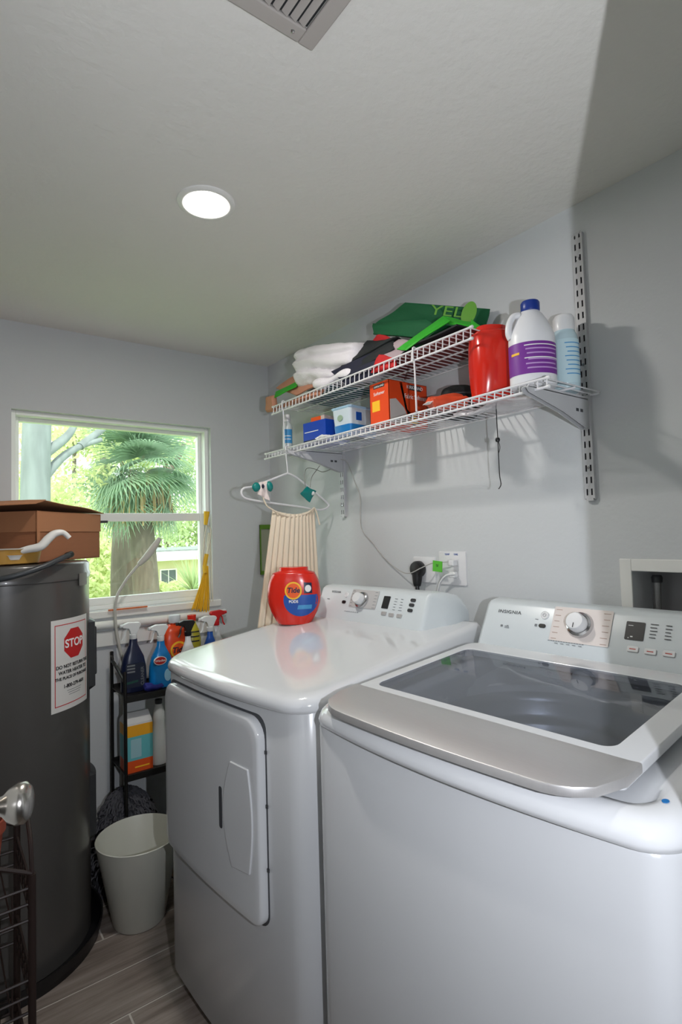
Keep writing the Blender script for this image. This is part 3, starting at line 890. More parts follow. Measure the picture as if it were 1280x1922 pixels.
# ---------------------------------------------------------------- wire shelves on slotted standards
SX0, SX1 = 1.155, 1.395
def wire_shelf(name, label, z, y0, y1, lip, deckrods=3):
    t = T(name, label, 'shelf', (SX0, y0, z))
    Ly = y1-y0; Dx = SX1-SX0; r = .0019
    bm = bm_new(); n = int(Ly/.0245)
    for i in range(n+1):
        y = Ly*i/n
        rod(bm, (0, y, 0), (Dx, y, 0), r, 5); rod(bm, (0, y, 0), (-.002, y, -lip), r, 5)
    O('cross_wires', bm, M_WIRE, t)
    bm = bm_new()
    rod(bm, (-.001, -.004, .002), (-.001, Ly+.004, .002), .0032, 8); rod(bm, (-.003, -.004, -lip), (-.003, Ly+.004, -lip), .0034, 8)
    O('front_rail', bm, M_WIRE, t)
    bm = bm_new(); rod(bm, (Dx*.5, 0, -.004), (Dx*.5, Ly, -.004), .0028, 8); O('middle_rail', bm, M_WIRE, t)
    bm = bm_new(); rod(bm, (Dx-.002, 0, -.003), (Dx-.002, Ly, -.003), .0028, 8); O('rear_rail', bm, M_WIRE, t)
    for y in (-.004, Ly+.004):
        for (x, z_) in ((-.001, .002), (-.003, -lip)):
            bm = bm_new(); lathe(bm, [(.0045, -.005), (.0048, .003), (.003, .005)], 10, M=Matrix.Translation((x, y, z_)) @ Matrix.Rotation(PI/2, 4, 'X'))
            O('end_cap', bm, M_PLAST, t)
    return t
ZL, ZU = 1.660, 1.850
sh1 = wire_shelf('wire_shelf', 'lower white wire shelf on the wall, holding boxes and bottles', ZL, .718, 2.055, .020)
sh2 = wire_shelf('wire_shelf', 'upper white wire shelf, loaded with folded bags and a towel', ZU, .935, 1.985, .030)
# hooked support rods between the shelves
for (y, xx) in ((1.145, SX0-.008), (1.90, SX0-.008)):
    bm = bm_new()
    tube(bm, [(xx+.012, y, ZU+.006), (xx-.001, y, ZU+.006), (xx-.002, y, ZU-.03), (xx+.003, y, ZU-.036), (xx+.003, y-.002, ZL+.02), (xx+.003, y-.002, ZL+.006), (xx+.014, y-.002, ZL+.0055)], .0028, 8, k=3)
    o = O('support_rod', bm, M_WIRE, None, label='white support rod joining the two wire shelves, '+('near their right end' if y < 1.5 else 'near their left end'), cat='rod')

def standard(y, z0, z1, label):
    t = T('slotted_standard', label, 'shelf standard', (X1, y, z0))
    hh = z1-z0; w = .0125; th = .011
    # real slots: front plate is built of strips and bridges
    bm = bm_new()
    xs = (-w, -.0085, -.0045, .0045, .0085, w)
    pitch_ = .0315; sl = .017
    def b2(a0, a1, c0, c1): box(bm, -th, -th+.0015, a0, a1, c0, c1)
    b2(-w, -.0085, .006, hh-.006); b2(.0085, w, .006, hh-.006); b2(-.0040, .0040, .006, hh-.006)
    z = 0; k = 0
    while z < hh-.006:
        a = max(z, .006); b_ = min(z+pitch_-sl, hh-.006)
        if b_ > a:
            b2(-.0085, -.0040, a, b_); b2(.0040, .0085, a, b_)
        z += pitch_
    b2(-w+.003, w-.003, 0, .006); b2(-w+.003, w-.003, hh-.006, hh)
    box(bm, -th, 0, -w-.0012, -w, .004, hh-.004); box(bm, -th, 0, w, w+.0012, .004, hh-.004)
    O('channel', bm, M_STD, t)
    bm = bm_new(); box(bm, -.0025, -.001, -w, w, .004, hh-.004); O('slot_backing', bm, M_SEAM, t)
    for z in (hh*.12, hh*.5, hh*.9):
        bm = bm_new(); lathe(bm, [(.004, 0), (.0035, .002), (0, .0025)], 12, M=Matrix.Translation((-th, 0, z)) @ Matrix.Rotation(-PI/2, 4, 'Y')); O('screw', bm, M_CHROME, t)
standard(.757, 1.379, 2.104, 'long slotted white wall standard at the right end of the wire shelves')
standard(1.836, 1.378, 1.80, 'short slotted white wall standard below the left end of the wire shelves')
def bracket(y, label):
    t = T('shelf_bracket', label, 'bracket', (X1-.011, y, ZL-.006))
    bm = bm_new()
    o = [(0, -.085), (0, .0), (-.265, -.008), (-.27, -.014), (-.262, -.022), (-.12, -.052), (-.02, -.083)]
    M = Matrix(((1, 0, 0, 0), (0, 0, 1, 0), (0, 1, 0, 0), (0, 0, 0, 1)))
    prism(bm, [(p[0], p[1]) for p in o], -.0085, -.0065, M); prism(bm, [(p[0], p[1]) for p in o], .0065, .0085, M)
    box(bm, -.265, 0, -.0085, .0085, -.009, -.007)
    O('arm', bm, M_STD, t)
    bm = bm_new()
    for x in (-.035, -.055): box(bm, x-.006, x+.006, -.0092, -.0084, -.045, -.037)
    O('punched_slots', bm, M_SEAM, t)
bracket(.757, 'white triangular shelf bracket on the long right standard')
bracket(1.836, 'white triangular shelf bracket on the short left standard')

# ---------------------------------------------------------------- on the lower shelf
Z0 = ZL+.0022
# bleach jug
t = T('bleach_jug', 'white bleach jug with blue cap and purple label on the lower shelf', 'jug', (1.225, .800, Z0), math.radians(-37))
bm = bm_new()
prof = [(.045, 0), (.050, .004), (.0515, .012), (.0515, .125), (.0505, .135), (.046, .15), (.036, .175), (.026, .192), (.0205, .198), (.0205, .207)]
lathe(bm, prof, 48, sx=1.12, sy=.92)
body = O('body', bm, mat('milky_jug', srgb(232, 233, 236), .35), t, sharp=1.0)
bm = bm_new()
tube(bm, [(-.030, -.004, .190), (-.045, -.004, .187), (-.056, -.004, .168), (-.059, -.004, .145), (-.054, -.004, .130)], .0085, 12)
O('handle', bm, _mats['milky_jug'], t)
bm = bm_new(); lathe(bm, [(.0225, .200), (.0235, .203), (.0235, .222), (.021, .226), (0, .2265)], 36); O('cap', bm, mat('dark_blue_cap', srgb(18, 52, 140), .35), t)
def cyl_label(t, name, m, r, sx, sy, a0, a1, z0, z1, off=.0006, n=24):
    bm = bm_new()
    A = [[bm.verts.new(((r*sx+off)*math.cos(math.radians(a0+(a1-a0)*i/n)), (r*sy+off)*math.sin(math.radians(a0+(a1-a0)*i/n)), z)) for i in range(n+1)] for z in (z0, z1)]
    for i in range(n): bm.faces.new((A[0][i], A[0][i+1], A[1][i+1], A[1][i]))
    return O(name, bm, m, t)
def ctext(s, size, m, t, r, sx, sy, ac, z, off=.0012, bold=.0002):
    def wp(p):
        a = math.radians(ac)+p.x/(r*(sx+sy)/2); return Vector(((r*sx+off+p.z)*math.cos(a), (r*sy+off+p.z)*math.sin(a), z+p.y))
    return text(s, size, m, t, (0, 0, 0), (1, 0, 0), (0, 0, 1), warp=wp, bold=bold)
lb = cyl_label(t, 'label', M_PURPLE, .0515, 1.12, .92, -200, -12, .030, .110)
for z in (.100, .068): cyl_label(t, 'label_stripe', M_WHITE, .0515, 1.12, .92, -125, -22, z, z+.0025, .0012)
for i in range(5): cyl_label(t, 'label_print', mat('lilac_print', srgb(190, 150, 210), .5), .0515, 1.12, .92, -122+3*(i % 3), -30-9*(i % 2), .090-i*.011 if i < 2 else .086-i*.011, (.090-i*.011 if i < 2 else .086-i*.011)+.0035, .0011)
cyl_label(t, 'label_badge', M_YELLOW, .0515, 1.12, .92, -165, -138, .080, .086, .0012)
# clear blue bottle behind
t = T('spray_starch_bottle', 'clear pale blue bottle with white cap behind the bleach jug, by the standard', 'bottle', (1.335, .775, Z0))
bm = bm_new(); lathe(bm, [(.030, 0), (.034, .005), (.034, .13), (.031, .15), (.027, .158), (.026, .163)], 36); O('body', bm, mat('pale_blue_plastic', srgb(190, 214, 222), .25), t)
bm = bm_new(); lathe(bm, [(.0265, .162), (.027, .166), (.027, .196), (.022, .204), (0, .205)], 36); O('cap', bm, M_PLAST, t)
cyl_label(t, 'label', mat('pale_aqua_label', srgb(196, 222, 230), .4), .034, 1, 1, -180, 10, .02, .135)
for i in range(8): cyl_label(t, 'label_print', M_LBLUE, .034, 1, 1, -150+5*(i % 3), -60-10*(i % 2), .122-i*.0115, .1245-i*.0115, .0011)
cyl_label(t, 'barcode', M_DARK, .034, 1, 1, -60, -40, .045, .062, .0012)
# red pod tub on shelf (lid towards the camera side)
t = T('detergent_tub', 'red barrel shaped pod tub on the lower shelf left of the bleach jug', 'detergent tub', (1.240, .935, Z0), math.radians(58))
rounded_tub(t, .118, .122, .205, M_RED)
# fabric softener carton
M_CART = mat('orange_red_carton', srgb(226, 72, 20), .45, var=.12, vscale=14)
cn = Vector((1.185, 1.300, Z0))
t = T('dryer_sheet_carton', 'orange and red dryer sheet carton, torn open, in the middle of the lower shelf', 'carton', cn)
bm = bm_new()
cw, cd, ch = .175, .095, .145
box(bm, 0, .0015, 0, cd, 0, ch); box(bm, 0, cw, cd-.0015, cd, 0, ch); box(bm, cw-.0015, cw, 0, cd, 0, ch); box(bm, 0, cw, 0, cd, 0, .002); box(bm, 0, cw, 0, cd, ch-.0015, ch)
M_ = Matrix(((1, 0, 0, 0), (0, 0, 1, 0), (0, 1, 0, 0), (0, 0, 0, 1)))
prism(bm, [(0, 0), (.105, 0), (.072, .055), (.048, ch), (0, ch)], 0, .0015, M_)
prism(bm, [(.105, .0), (cw, 0), (cw, ch), (.060, ch), (.082, .055), (.135, .012)], 0, .0015, M_)
O('shell', bm, M_CART, t)
bm = bm_new(); prism(bm, [(.004, .004), (.095, .004), (.066, .058), (.03, .085), (.004, .08)], -.0006, 0, M_); O('white_panel', bm, mat('carton_grey_panel', srgb(196, 192, 188), .5), t)
bm = bm_new(); box(bm, .01, cw-.01, .01, cd-.01, .004, ch-.012); O('dark_inside', bm, M_BLACK, t)  # black block stands in for the shade inside the torn carton
bm = bm_new(); prism(bm, [(.088, .004), (.13, .012), (.115, .04), (.098, .03)], -.0008, -.0002, M_); O('yellow_flash', bm, M_YELLOW, t)
bm = bm_new(); box(bm, -.0006, 0, .045, cd-.012, .05, .085); O('yellow_flash', bm, M_YELLOW, t)
text('KIRKLAND', .0155, M_WHITE, t, (.118, -.0006, .130), (1, 0, 0), (0, 0, 1), bold=.0002)
text('Fabric Softener', .022, M_WHITE, t, (.120, -.0006, .098), (1, 0, 0), (0, 0, 1), sx=.75)
bm = bm_new(); box(bm, .092, .148, -.0004, 0, .121, .139); O('name_strip', bm, M_BINK, t)
bm = bm_new(); box(bm, -.0004, 0, .02, .075, .126, .138); O('name_strip', bm, M_BINK, t)
text('KIRKLAND', .010, M_WHITE, t, (-.0006, .047, .132), (0, -1, 0), (0, 0, 1))
text('Softener', .016, M_WHITE, t, (-.0006, .047, .108), (0, -1, 0), (0, 0, 1))
# black pouch behind, orange packet in front
t = T('black_pouch', 'black fabric pouch at the back of the lower shelf, right of the orange carton', 'pouch', (1.325, 1.13, Z0), math.radians(-35))
bm = bm_new(); rs = []
for k, z in ((.85, 0), (1, .015), (.98, .06), (.85, .088), (.5, .098), (.1, .1)):
    rs.append([Vector((.06*k*math.copysign(abs(math.cos(a))**.6, math.cos(a)), .05*k*math.copysign(abs(math.sin(a))**.6, math.sin(a)), z)) for a in [2*PI*i/28 for i in range(28)]])
rings(bm, rs); O('body', bm, mat('black_fabric', srgb(24, 28, 28), .8, bump=.3, bscale=300), t)
bm = bm_new(); tube(bm, [(-.058, 0, .055), (-.03, -.046, .066), (.03, -.047, .066), (.058, 0, .055)], .003, 6); O('zip', bm, M_DARK, t)
t = T('snack_packet', 'orange and white crinkled packet at the front of the lower shelf', 'packet', (1.205, 1.075, Z0+.022), math.radians(-28))
bm = bm_new(); quad_slab(bm, [(-.052, -.040, -.006), (.058, -.03, .002), (.058, .04, .006), (-.052, .035, 0)], .030, 16, 12, .016, 9, .012); O('wrapper', bm, mat('orange_foil', srgb(232, 84, 50), .35, var=.5, vscale=22, detail=1), t)
bm = bm_new(); quad_slab(bm, [(-.062, -.030, -.004), (-.048, -.036, -.004), (-.048, .036, 0), (-.062, .03, 0)], .004, 3, 8, .004, 2); O('end_seal', bm, M_WHITE, t)
# plastic tub white and blue with lid
def taper_box(bm, w0, d0, w1, d1, z0, z1, r=.012):
    rs = []
    for w, d, z in ((w0*.94, d0*.9, z0), (w0, d0, z0+.004), (w1, d1, z1)):
        rs.append([Vector((x, y, z)) for x, y in rrect(-w/2, w/2, -d/2, d/2, r, 4)])
    rings(bm, rs)
t = T('wipes_tub', 'light blue and white lidded plastic tub on the lower shelf beside the carton', 'tub', (1.265, 1.575, Z0), math.radians(6))
M_TUBW = mat('tub_white_plastic', srgb(205, 218, 226), .35)
bm = bm_new(); taper_box(bm, .135, .085, .150, .098, 0, .100); O('body', bm, M_TUBW, t)
bm = bm_new(); taper_box(bm, .137, .087, .144, .0925, .0, .042); O('blue_base', bm, mat('tub_blue_plastic', srgb(30, 120, 190), .3), t)
bm = bm_new(); taper_box(bm, .156, .104, .160, .108, .098, .108); O('lid', bm, mat('tub_lid_plastic', srgb(170, 205, 230), .35), t, bev=.002)
bm = bm_new(); box(bm, -.045, -.018, -.0505, -.0488, .056, .086); O('blue_square_print', bm, M_BLUE, t)
bm = bm_new(); box(bm, .03, .048, -.0508, -.0490, .062, .076); O('pink_print', bm, mat('pink_print', srgb(220, 150, 140), .5), t)
bm = bm_new(); lathe(bm, [(.014, 0), (.014, .0015)], 20, sx=.8, M=Matrix.Translation((-.0735, .005, .068)) @ Matrix.Rotation(-PI/2, 4, 'Y')); O('green_print', bm, mat('sage_print', srgb(150, 175, 150), .5), t)
# blue box + orange box
t = T('blue_box', 'glossy blue carton on the lower shelf left of the lidded tub', 'carton', (1.26, 1.745, Z0), math.radians(6))
bm = bm_new(); box(bm, -.068, .06, -.062, .072, 0, .088); O('carton', bm, mat('glossy_blue_carton', srgb(20, 70, 180), .3), t, bev=.0015)
bm = bm_new(); box(bm, -.0686, -.068, -.02, .062, .048, .051); O('white_print', bm, M_WHITE, t)
bm = bm_new(); box(bm, -.0686, -.068, -.058, .068, .0, .018); O('navy_band', bm, M_NAVY, t)
t = T('orange_box', 'small orange box lying on top of the blue carton', 'box', (1.26, 1.75, Z0+.0885), math.radians(10))
bm = bm_new(); box(bm, -.045, .04, -.03, .045, 0, .022); O('carton', bm, M_ORANGE, t, bev=.001)
bm = bm_new(); box(bm, -.046, .041, -.031, -.012, .001, .0226); O('pale_band', bm, mat('pale_card', srgb(215, 195, 185), .6), t)
# clear bottle at left end
t = T('pump_bottle', 'slim clear bottle with blue label at the left end of the lower shelf', 'bottle', (1.195, 1.945, Z0))
bm = bm_new(); lathe(bm, [(.019, 0), (.021, .004), (.021, .10), (.017, .112), (.011, .118), (.011, .124)], 28); O('body', bm, mat('clear_bottle', srgb(206, 214, 214), .2), t)
bm = bm_new(); lathe(bm, [(.0135, .122), (.0135, .15), (.010, .153), (0, .153)], 24); O('cap', bm, M_PLAST, t)
cyl_label(t, 'label', M_LBLUE, .021, 1, 1, -170, -60, .03, .088)
for z in (.045, .058): cyl_label(t, 'label_stripe', M_WHITE, .021, 1, 1, -160, -80, z, z+.003, .0012)
# small white packet tucked at the lip
t = T('folded_tissue', 'small crumpled white tissue on the lower shelf lip below the lidded tub', 'tissue', (1.168, 1.655, Z0+.008))
bm = bm_new(); quad_slab(bm, [(-.012, -.03, 0), (.02, -.03, .0), (.02, .03, 0), (-.012, .03, 0)], .010, 8, 8, .012, 4, .004); O('tissue', bm, M_WHITE, t)
# clear plastic bag hanging under the shelf
t = T('plastic_bag', 'clear plastic bag sagging below the right end of the lower shelf', 'bag', (0, 0, 0))
bm = bm_new()
quad_slab(bm, [(1.17, 1.02, 1.632), (1.30, .93, 1.640), (1.36, .80, 1.650), (1.19, .80, 1.645)], .016, 18, 14, .02, 6, -.0)
O('film', bm, mat('clear_film', srgb(225, 225, 228), .15, alpha=.38, spec=.8), t)
# black cord with bead
t = T('hanging_cord', 'thin black cord with a bead hanging from the lower shelf', 'cord', (0, 0, 0))
cx_, cy_ = 1.215, .909
bm = bm_new(); tube(bm, [(cx_, cy_, ZL), (cx_, cy_, 1.60), (cx_+.001, cy_, 1.555), (cx_, cy_-.001, 1.50), (cx_+.002, cy_, 1.455), (cx_+.001, cy_-.004, 1.430), (cx_-.002, cy_+.002, 1.418)], .0014, 6)
tube(bm, [(cx_, cy_, 1.555), (cx_+.003, cy_-.004, 1.53), (cx_, cy_, 1.51)], .001, 6); O('string', bm, M_BLACK, t)
bm = bm_new(); lathe(bm, [(0, -.007), (.005, -.005), (.0065, 0), (.005, .005), (0, .007)], 14, M=Matrix.Translation((cx_, cy_, 1.550))); O('bead', bm, M_BLACK, t)

# ---------------------------------------------------------------- on the upper shelf
def fabric(name, rgb, rough=.75): return mat(name, srgb(*rgb), rough, bump=.25, bscale=350, var=.06, vscale=12)
ZF = ZU+.006
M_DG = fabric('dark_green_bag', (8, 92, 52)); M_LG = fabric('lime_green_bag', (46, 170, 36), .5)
M_BK = fabric('black_bag', (24, 28, 32)); M_NV = fabric('navy_bag', (28, 30, 52)); M_RD = fabric('red_bag', (190, 28, 32)); M_GY = fabric('grey_pink_bag', (168, 150, 156))
M_TAN = fabric('tan_bag', (196, 138, 112)); M_TW = mat('white_terry', srgb(236, 232, 238), .95, bump=1, bscale=260); M_TQ = fabric('dark_teal_cloth', (10, 90, 86))
def bag(name, label, parts, cat='bag'):
    t = T(name, label, cat, (0, 0, 0))
    for (pn, m, c, th, wave, seed, *bu) in parts:
        bm = bm_new(); quad_slab(bm, c, th, 14, 10, wave, seed, bu[0] if bu else 0); O(pn, bm, m, t)
    return t
tw = T('white_towel', 'thick folded white towel on the upper shelf between tan and navy bags', 'towel', (1.262, 1.66, ZF))
bm = bm_new(); rs = []
ns = 30
for j in range(ns+1):
    k = j/ns; y = .205-.40*k
    hh = .118+.055*(1-k)+.015*math.sin(k*2.3); ww = .088
    endf = 1-.18*max(0, 1-k/.06)**2-.25*max(0, (k-.94)/.06)**2
    ring = []
    for i in range(72):
        a = 2*PI*i/72; c, s = math.cos(a), math.sin(a)
        r1 = .70
        px_ = ww*math.copysign(abs(c)**r1, c)*endf; pz = hh/2+hh/2*math.copysign(abs(s)**r1, s)*endf
        # fold crease on the side facing the room
        cr = .026*math.exp(-((pz-hh*(.36+.1*math.sin(y*11)))/.012)**2)*(1 if c < 0 else 0)+.016*math.exp(-((pz-hh*(.70+.04*math.sin(y*17)))/.010)**2)*(1 if c < 0 else 0)
        w = noise.noise(Vector((y*14, a*1.2, 3)))*.008+noise.noise(Vector((y*45, c*4, s*4)))*.003
        ring.append(Vector((px_+cr+w-.01, y, pz+w+.045*(1-k))))
    rs.append(ring)
rings(bm, rs); O('folded_cloth', bm, M_TW, tw, sharp=1.4)
bm = bm_new(); tube(bm, [(-.10, .02, .02), (-.094, -.05, .012), (-.09, -.12, .020), (-.08, -.19, .012)], lambda k: .016+.006*math.sin(k*9), 12); O('drooping_fold', bm, M_TW, tw)
bag('tan_bag', 'tan folded bag with a lime green lining overhanging the left end of the upper shelf', [
    ('outer', M_TAN, [(1.22, 2.072, 1.962), (1.26, 1.95, 1.999), (1.2, 1.651, 1.886), (1.18, 1.846, 1.873)], .014, .006, 1, .004),
    ('outer', M_TAN, [(1.17, 2.018, 1.85), (1.17, 1.815, 1.852), (1.18, 1.631, 1.866), (1.165, 1.66, 1.83)], .022, .005, 2, .006),
    ('lining', M_LG, [(1.175, 2.025, 1.898), (1.2, 2.039, 1.933), (1.21, 1.85, 1.944), (1.18, 1.844, 1.908)], .006, .003, 3),
    ('drooping_end', M_TAN, [(1.185, 2.088, 1.92), (1.175, 2.015, 1.91), (1.172, 1.995, 1.837), (1.18, 2.082, 1.85)], .024, .005, 4, .008)])
bag('teal_cloth', 'dark teal folded cloth under the white towel on the upper shelf', [
    ('cloth', M_TQ, [(1.175, 1.86, ZF+.003), (1.175, 1.62, ZF+.003), (1.385, 1.58, ZF+.004), (1.385, 1.90, ZF+.004)], .008, .002, 4)], 'cloth')
bag('navy_bag', 'navy blue folded bag poking over the upper shelf lip beside the towel', [
    ('fold', M_NV, [(1.165, 1.582, 1.899), (1.16, 1.49, 1.829), (1.18, 1.252, 1.83), (1.2, 1.282, 1.929)], .010, .006, 7, .004)])
bag('black_bag', 'black folded bags stacked flat between towel and green bags', [
    ('fold', M_BK, [(1.175, 1.55, 1.9), (1.19, 1.258, 1.934), (1.25, 1.284, 1.939), (1.25, 1.474, 1.996)], .014, .006, 8, .010),
    ('fold', M_BK, [(1.168, 1.468, 1.866), (1.172, 1.253, 1.889), (1.2, 1.282, 1.929), (1.19, 1.541, 1.904)], .012, .004, 9, .004)])
bag('red_bag', 'red folded bag wedged under the dark green bag on the upper shelf', [
    ('fold', M_RD, [(1.26, 1.518, 1.957), (1.25, 1.409, 2.009), (1.24, 1.312, 1.945), (1.22, 1.33, 1.915)], .010, .006, 10, .003),
    ('fold', M_RD, [(1.165, 1.36, 1.838), (1.175, 1.328, 1.896), (1.172, 1.25, 1.859), (1.162, 1.233, 1.823)], .012, .004, 11, .003)])
bag('grey_bag', 'pale pinkish grey folded bag between the red and lime green bags', [
    ('fold', M_GY, [(1.172, 1.325, 1.894), (1.2, 1.262, 1.93), (1.19, 1.187, 1.898), (1.165, 1.242, 1.849)], .008, .004, 12, .002)])
gb = bag('green_bag', 'large dark green reusable bag with lime lettering against the wall, topmost', [
    ('side', M_DG, [(1.27, 1.465, 2.052), (1.29, 1.314, 2.088), (1.375, 1.037, 1.988), (1.36, 1.053, 1.89)], .012, .010, 13, .006),
    ('side', M_DG, [(1.24, 1.432, 2.008), (1.26, 1.453, 2.054), (1.26, 1.195, 1.983), (1.25, 1.06, 1.871)], .012, .010, 14, .008)])
def bl_(c, u, v, off):
    c = [Vector(p) for p in c]; n = (c[1]-c[0]).cross(c[3]-c[0]).normalized()
    return c[0]*(1-u)*(1-v)+c[1]*u*(1-v)+c[2]*u*v+c[3]*(1-u)*v
gA = Vector((1.3, 1.203, 2.033)); gB = Vector((1.33, 1.112, 1.999))
tv = (gB-gA).normalized()
text('YEL', .044, mat('lime_print', srgb(96, 160, 44), .6), gb, Vector((1.305, 1.149, 2.003)), tv, (0, 0, 1), sx=1.7)
bm = bm_new(); lathe(bm, [(.024, 0), (.024, .001)], 24, sx=1, sy=1.5, M=frame(Vector((1.315, 1.069, 1.972)), tv, (0, 0, 1))); O('printed_dot', bm, _mats['lime_print'], gb)
bag('lime_bag', 'bright lime green bag open at the right end of the upper shelf', [
    ('panel', M_LG, [(1.175, 1.244, 1.885), (1.24, 1.105, 1.958), (1.22, 1.061, 1.926), (1.165, 1.194, 1.866)], .006, .004, 15, .002),
    ('panel', M_LG, [(1.24, 1.105, 1.958), (1.28, 1.023, 1.92), (1.27, 0.974, 1.883), (1.225, 1.072, 1.921)], .006, .004, 16, .002),
    ('panel', M_LG, [(1.27, 1.024, 1.928), (1.25, 0.954, 1.866), (1.22, 0.973, 1.803), (1.23, 0.996, 1.848)], .007, .004, 17, .002),
    ('shadow_side', M_DG, [(1.19, 1.2, 1.877), (1.24, 1.1, 1.93), (1.26, 1.027, 1.892), (1.22, 1.011, 1.851)], .006, .004, 18)])  # last panel: shade of the lime bag put into a dark green colour
bag('maroon_bag', 'dark maroon folded bags lying flat under the lime green bag', [
    ('fold', fabric('maroon_bag', (110, 40, 38)), [(1.18, 1.38, ZF+.006), (1.18, .96, ZF+.006), (1.38, .97, ZF+.008), (1.38, 1.42, ZF+.008)], .014, .004, 19, .006)])
bag('charcoal_bag', 'charcoal folded bag lying flat on top of the maroon bags', [
    ('fold', M_BK, [(1.19, 1.36, ZF+.030), (1.175, 1.00, ZF+.026), (1.37, .99, ZF+.03), (1.37, 1.40, ZF+.036)], .014, .006, 20, .01)])

# ---------------------------------------------------------------- hanger with cream slip
HY = 1.885
t = T('clothes_hanger', 'white plastic hanger hooked on the left end of the lower shelf', 'hanger', (0, 0, 0))
bm = bm_new()
hk = [(1.175, 1.885, 1.627), (1.168, 1.885, 1.653), (1.152, 1.885, 1.639), (1.151, 1.885, 1.6), (1.155, 1.885, 1.565)]
tube(bm, [(SX0+.010, HY, ZL+.004), (SX0+.004, HY, ZL+.010), (SX0-.006, HY, ZL+.006), (SX0-.006, HY, ZL-.03), (1.153, 1.885, 1.591), (1.155, 1.885, 1.561)], .0026, 8, k=4); O('hook', bm, M_WIRE, t)
bm = bm_new()
body = [(1.155, 1.885, 1.561), (1.068, 1.885, 1.528), (1.004, 1.885, 1.503), (0.959, 1.885, 1.495), (0.947, 1.885, 1.477), (0.967, 1.885, 1.455), (1.054, 1.885, 1.442), (1.202, 1.885, 1.426), (1.307, 1.885, 1.413), (1.351, 1.885, 1.427), (1.341, 1.885, 1.447), (1.256, 1.885, 1.506), (1.195, 1.885, 1.545), (1.155, 1.885, 1.561)]
tube(bm, body, .0042, 8, k=5); O('body', bm, M_WIRE, t)
t = T('cream_slip', 'cream pleated slip dress hanging behind the red tub', 'dress', (0, 0, 0))
bm = bm_new()
tl = Vector((1.08, 1.885, 1.412)); tr = Vector((1.28, 1.885, 1.422)); blp = Vector((1.005, 1.885, 0.968)); br = Vector((1.298, 1.885, 0.965))
nu_, nv_ = 120, 16; grid = []
for j in range(nv_+1):
    k = j/nv_; row = []
    for i in range(nu_+1):
        u = i/nu_
        top = tl.lerp(tr, u); bot = blp.lerp(br, u)
        p = top.lerp(bot, k*1.12)
        p.z -= .022*math.sin(PI*u)*(1-k)**3
        amp = .003+.006*k
        p.y += amp*math.sin(u*2*PI*11+.6*math.sin(u*9)) + .02*math.sin(PI*u)*-1
        row.append(bm.verts.new(p))
    grid.append(row)
for j in range(nv_):
    for i in range(nu_): bm.faces.new((grid[j][i], grid[j][i+1], grid[j+1][i+1], grid[j+1][i]))
sd = O('skirt', bm, mat('cream_cotton', srgb(238, 224, 202), .85, bump=.2, bscale=300), t, solid=.0012, sharp=3)
bm = bm_new(); tube(bm, [(1.072, 1.872, 1.412), (1.115, 1.868, 1.393), (1.168, 1.866, 1.384), (1.229, 1.868, 1.397), (1.271, 1.872, 1.421)], .0032, 8); O('neckline', bm, _mats['cream_cotton'], t)
bm = bm_new(); tube(bm, [(1.075, 1.872, 1.412), (1.047, 1.872, 1.43), (1.029, 1.872, 1.478), (1.042, 1.872, 1.519)], .003, 8); tube(bm, [(1.271, 1.872, 1.421), (1.282, 1.872, 1.401), (1.296, 1.872, 1.35)], .003, 8); O('straps', bm, _mats['cream_cotton'], t)
bm = bm_new(); quad_slab(bm, [(1.015, 1.87, 1.518), (1.048, 1.87, 1.524), (1.059, 1.868, 1.447), (1.009, 1.87, 1.471)], .008, 8, 8, .01, 3, .003); O('ruffle', bm, mat('pink_white_ruffle', srgb(238, 224, 220), .8), t)
t = T('hair_bow', 'dark teal hair bow clipped on the left shoulder of the hanger', 'bow', (0, 0, 0))
def puff(c, rx, rz, m, t, name, tilt=0):
    bm = bm_new(); c = Vector(c)
    Mx = Matrix.Translation(c) @ Matrix.Rotation(math.radians(tilt), 4, 'Y')
    lathe(bm, [(0, -1), (.45, -.85), (.85, -.45), (1, 0), (.85, .45), (.45, .85), (0, 1)], 16, M=Mx @ Matrix.Diagonal((rx, .012, rz, 1)))
    O(name, bm, m, t)
puff((1.002, 1.868, 1.499), .018, .019, M_TEAL, t, 'loop', 10); puff((1.061, 1.868, 1.503), .014, .021, M_TEAL, t, 'loop', -10)
puff((1.028, 1.864, 1.502), .005, .009, mat('dark_navy_knot', srgb(30, 36, 60), .6), t, 'knot')
t = T('hair_bow', 'bright teal hair bow with a wire loop on the right shoulder of the hanger', 'bow', (0, 0, 0))
bm = bm_new(); quad_slab(bm, [(1.195, 1.86, 1.478), (1.229, 1.86, 1.507), (1.276, 1.86, 1.489), (1.24, 1.86, 1.442)], .012, 8, 8, .01, 2, .004); O('loop', bm, M_TEAL, t)
puff((1.252, 1.852, 1.479), .006, .009, M_WHITE, t, 'knot', 20)
bm = bm_new(); tube(bm, [(1.224, 1.86, 1.503), (1.218, 1.86, 1.544), (1.236, 1.87, 1.581), (1.282, 1.88, 1.584), (1.332, 1.89, 1.574), (1.363, 1.87, 1.587)], .0014, 6); tube(bm, [(1.245, 1.86, 1.503), (1.254, 1.86, 1.545), (1.298, 1.88, 1.585), (1.31, 1.88, 1.599)], .0014, 6); O('wire_loop', bm, mat('grey_wire', srgb(140, 140, 135), .5), t)

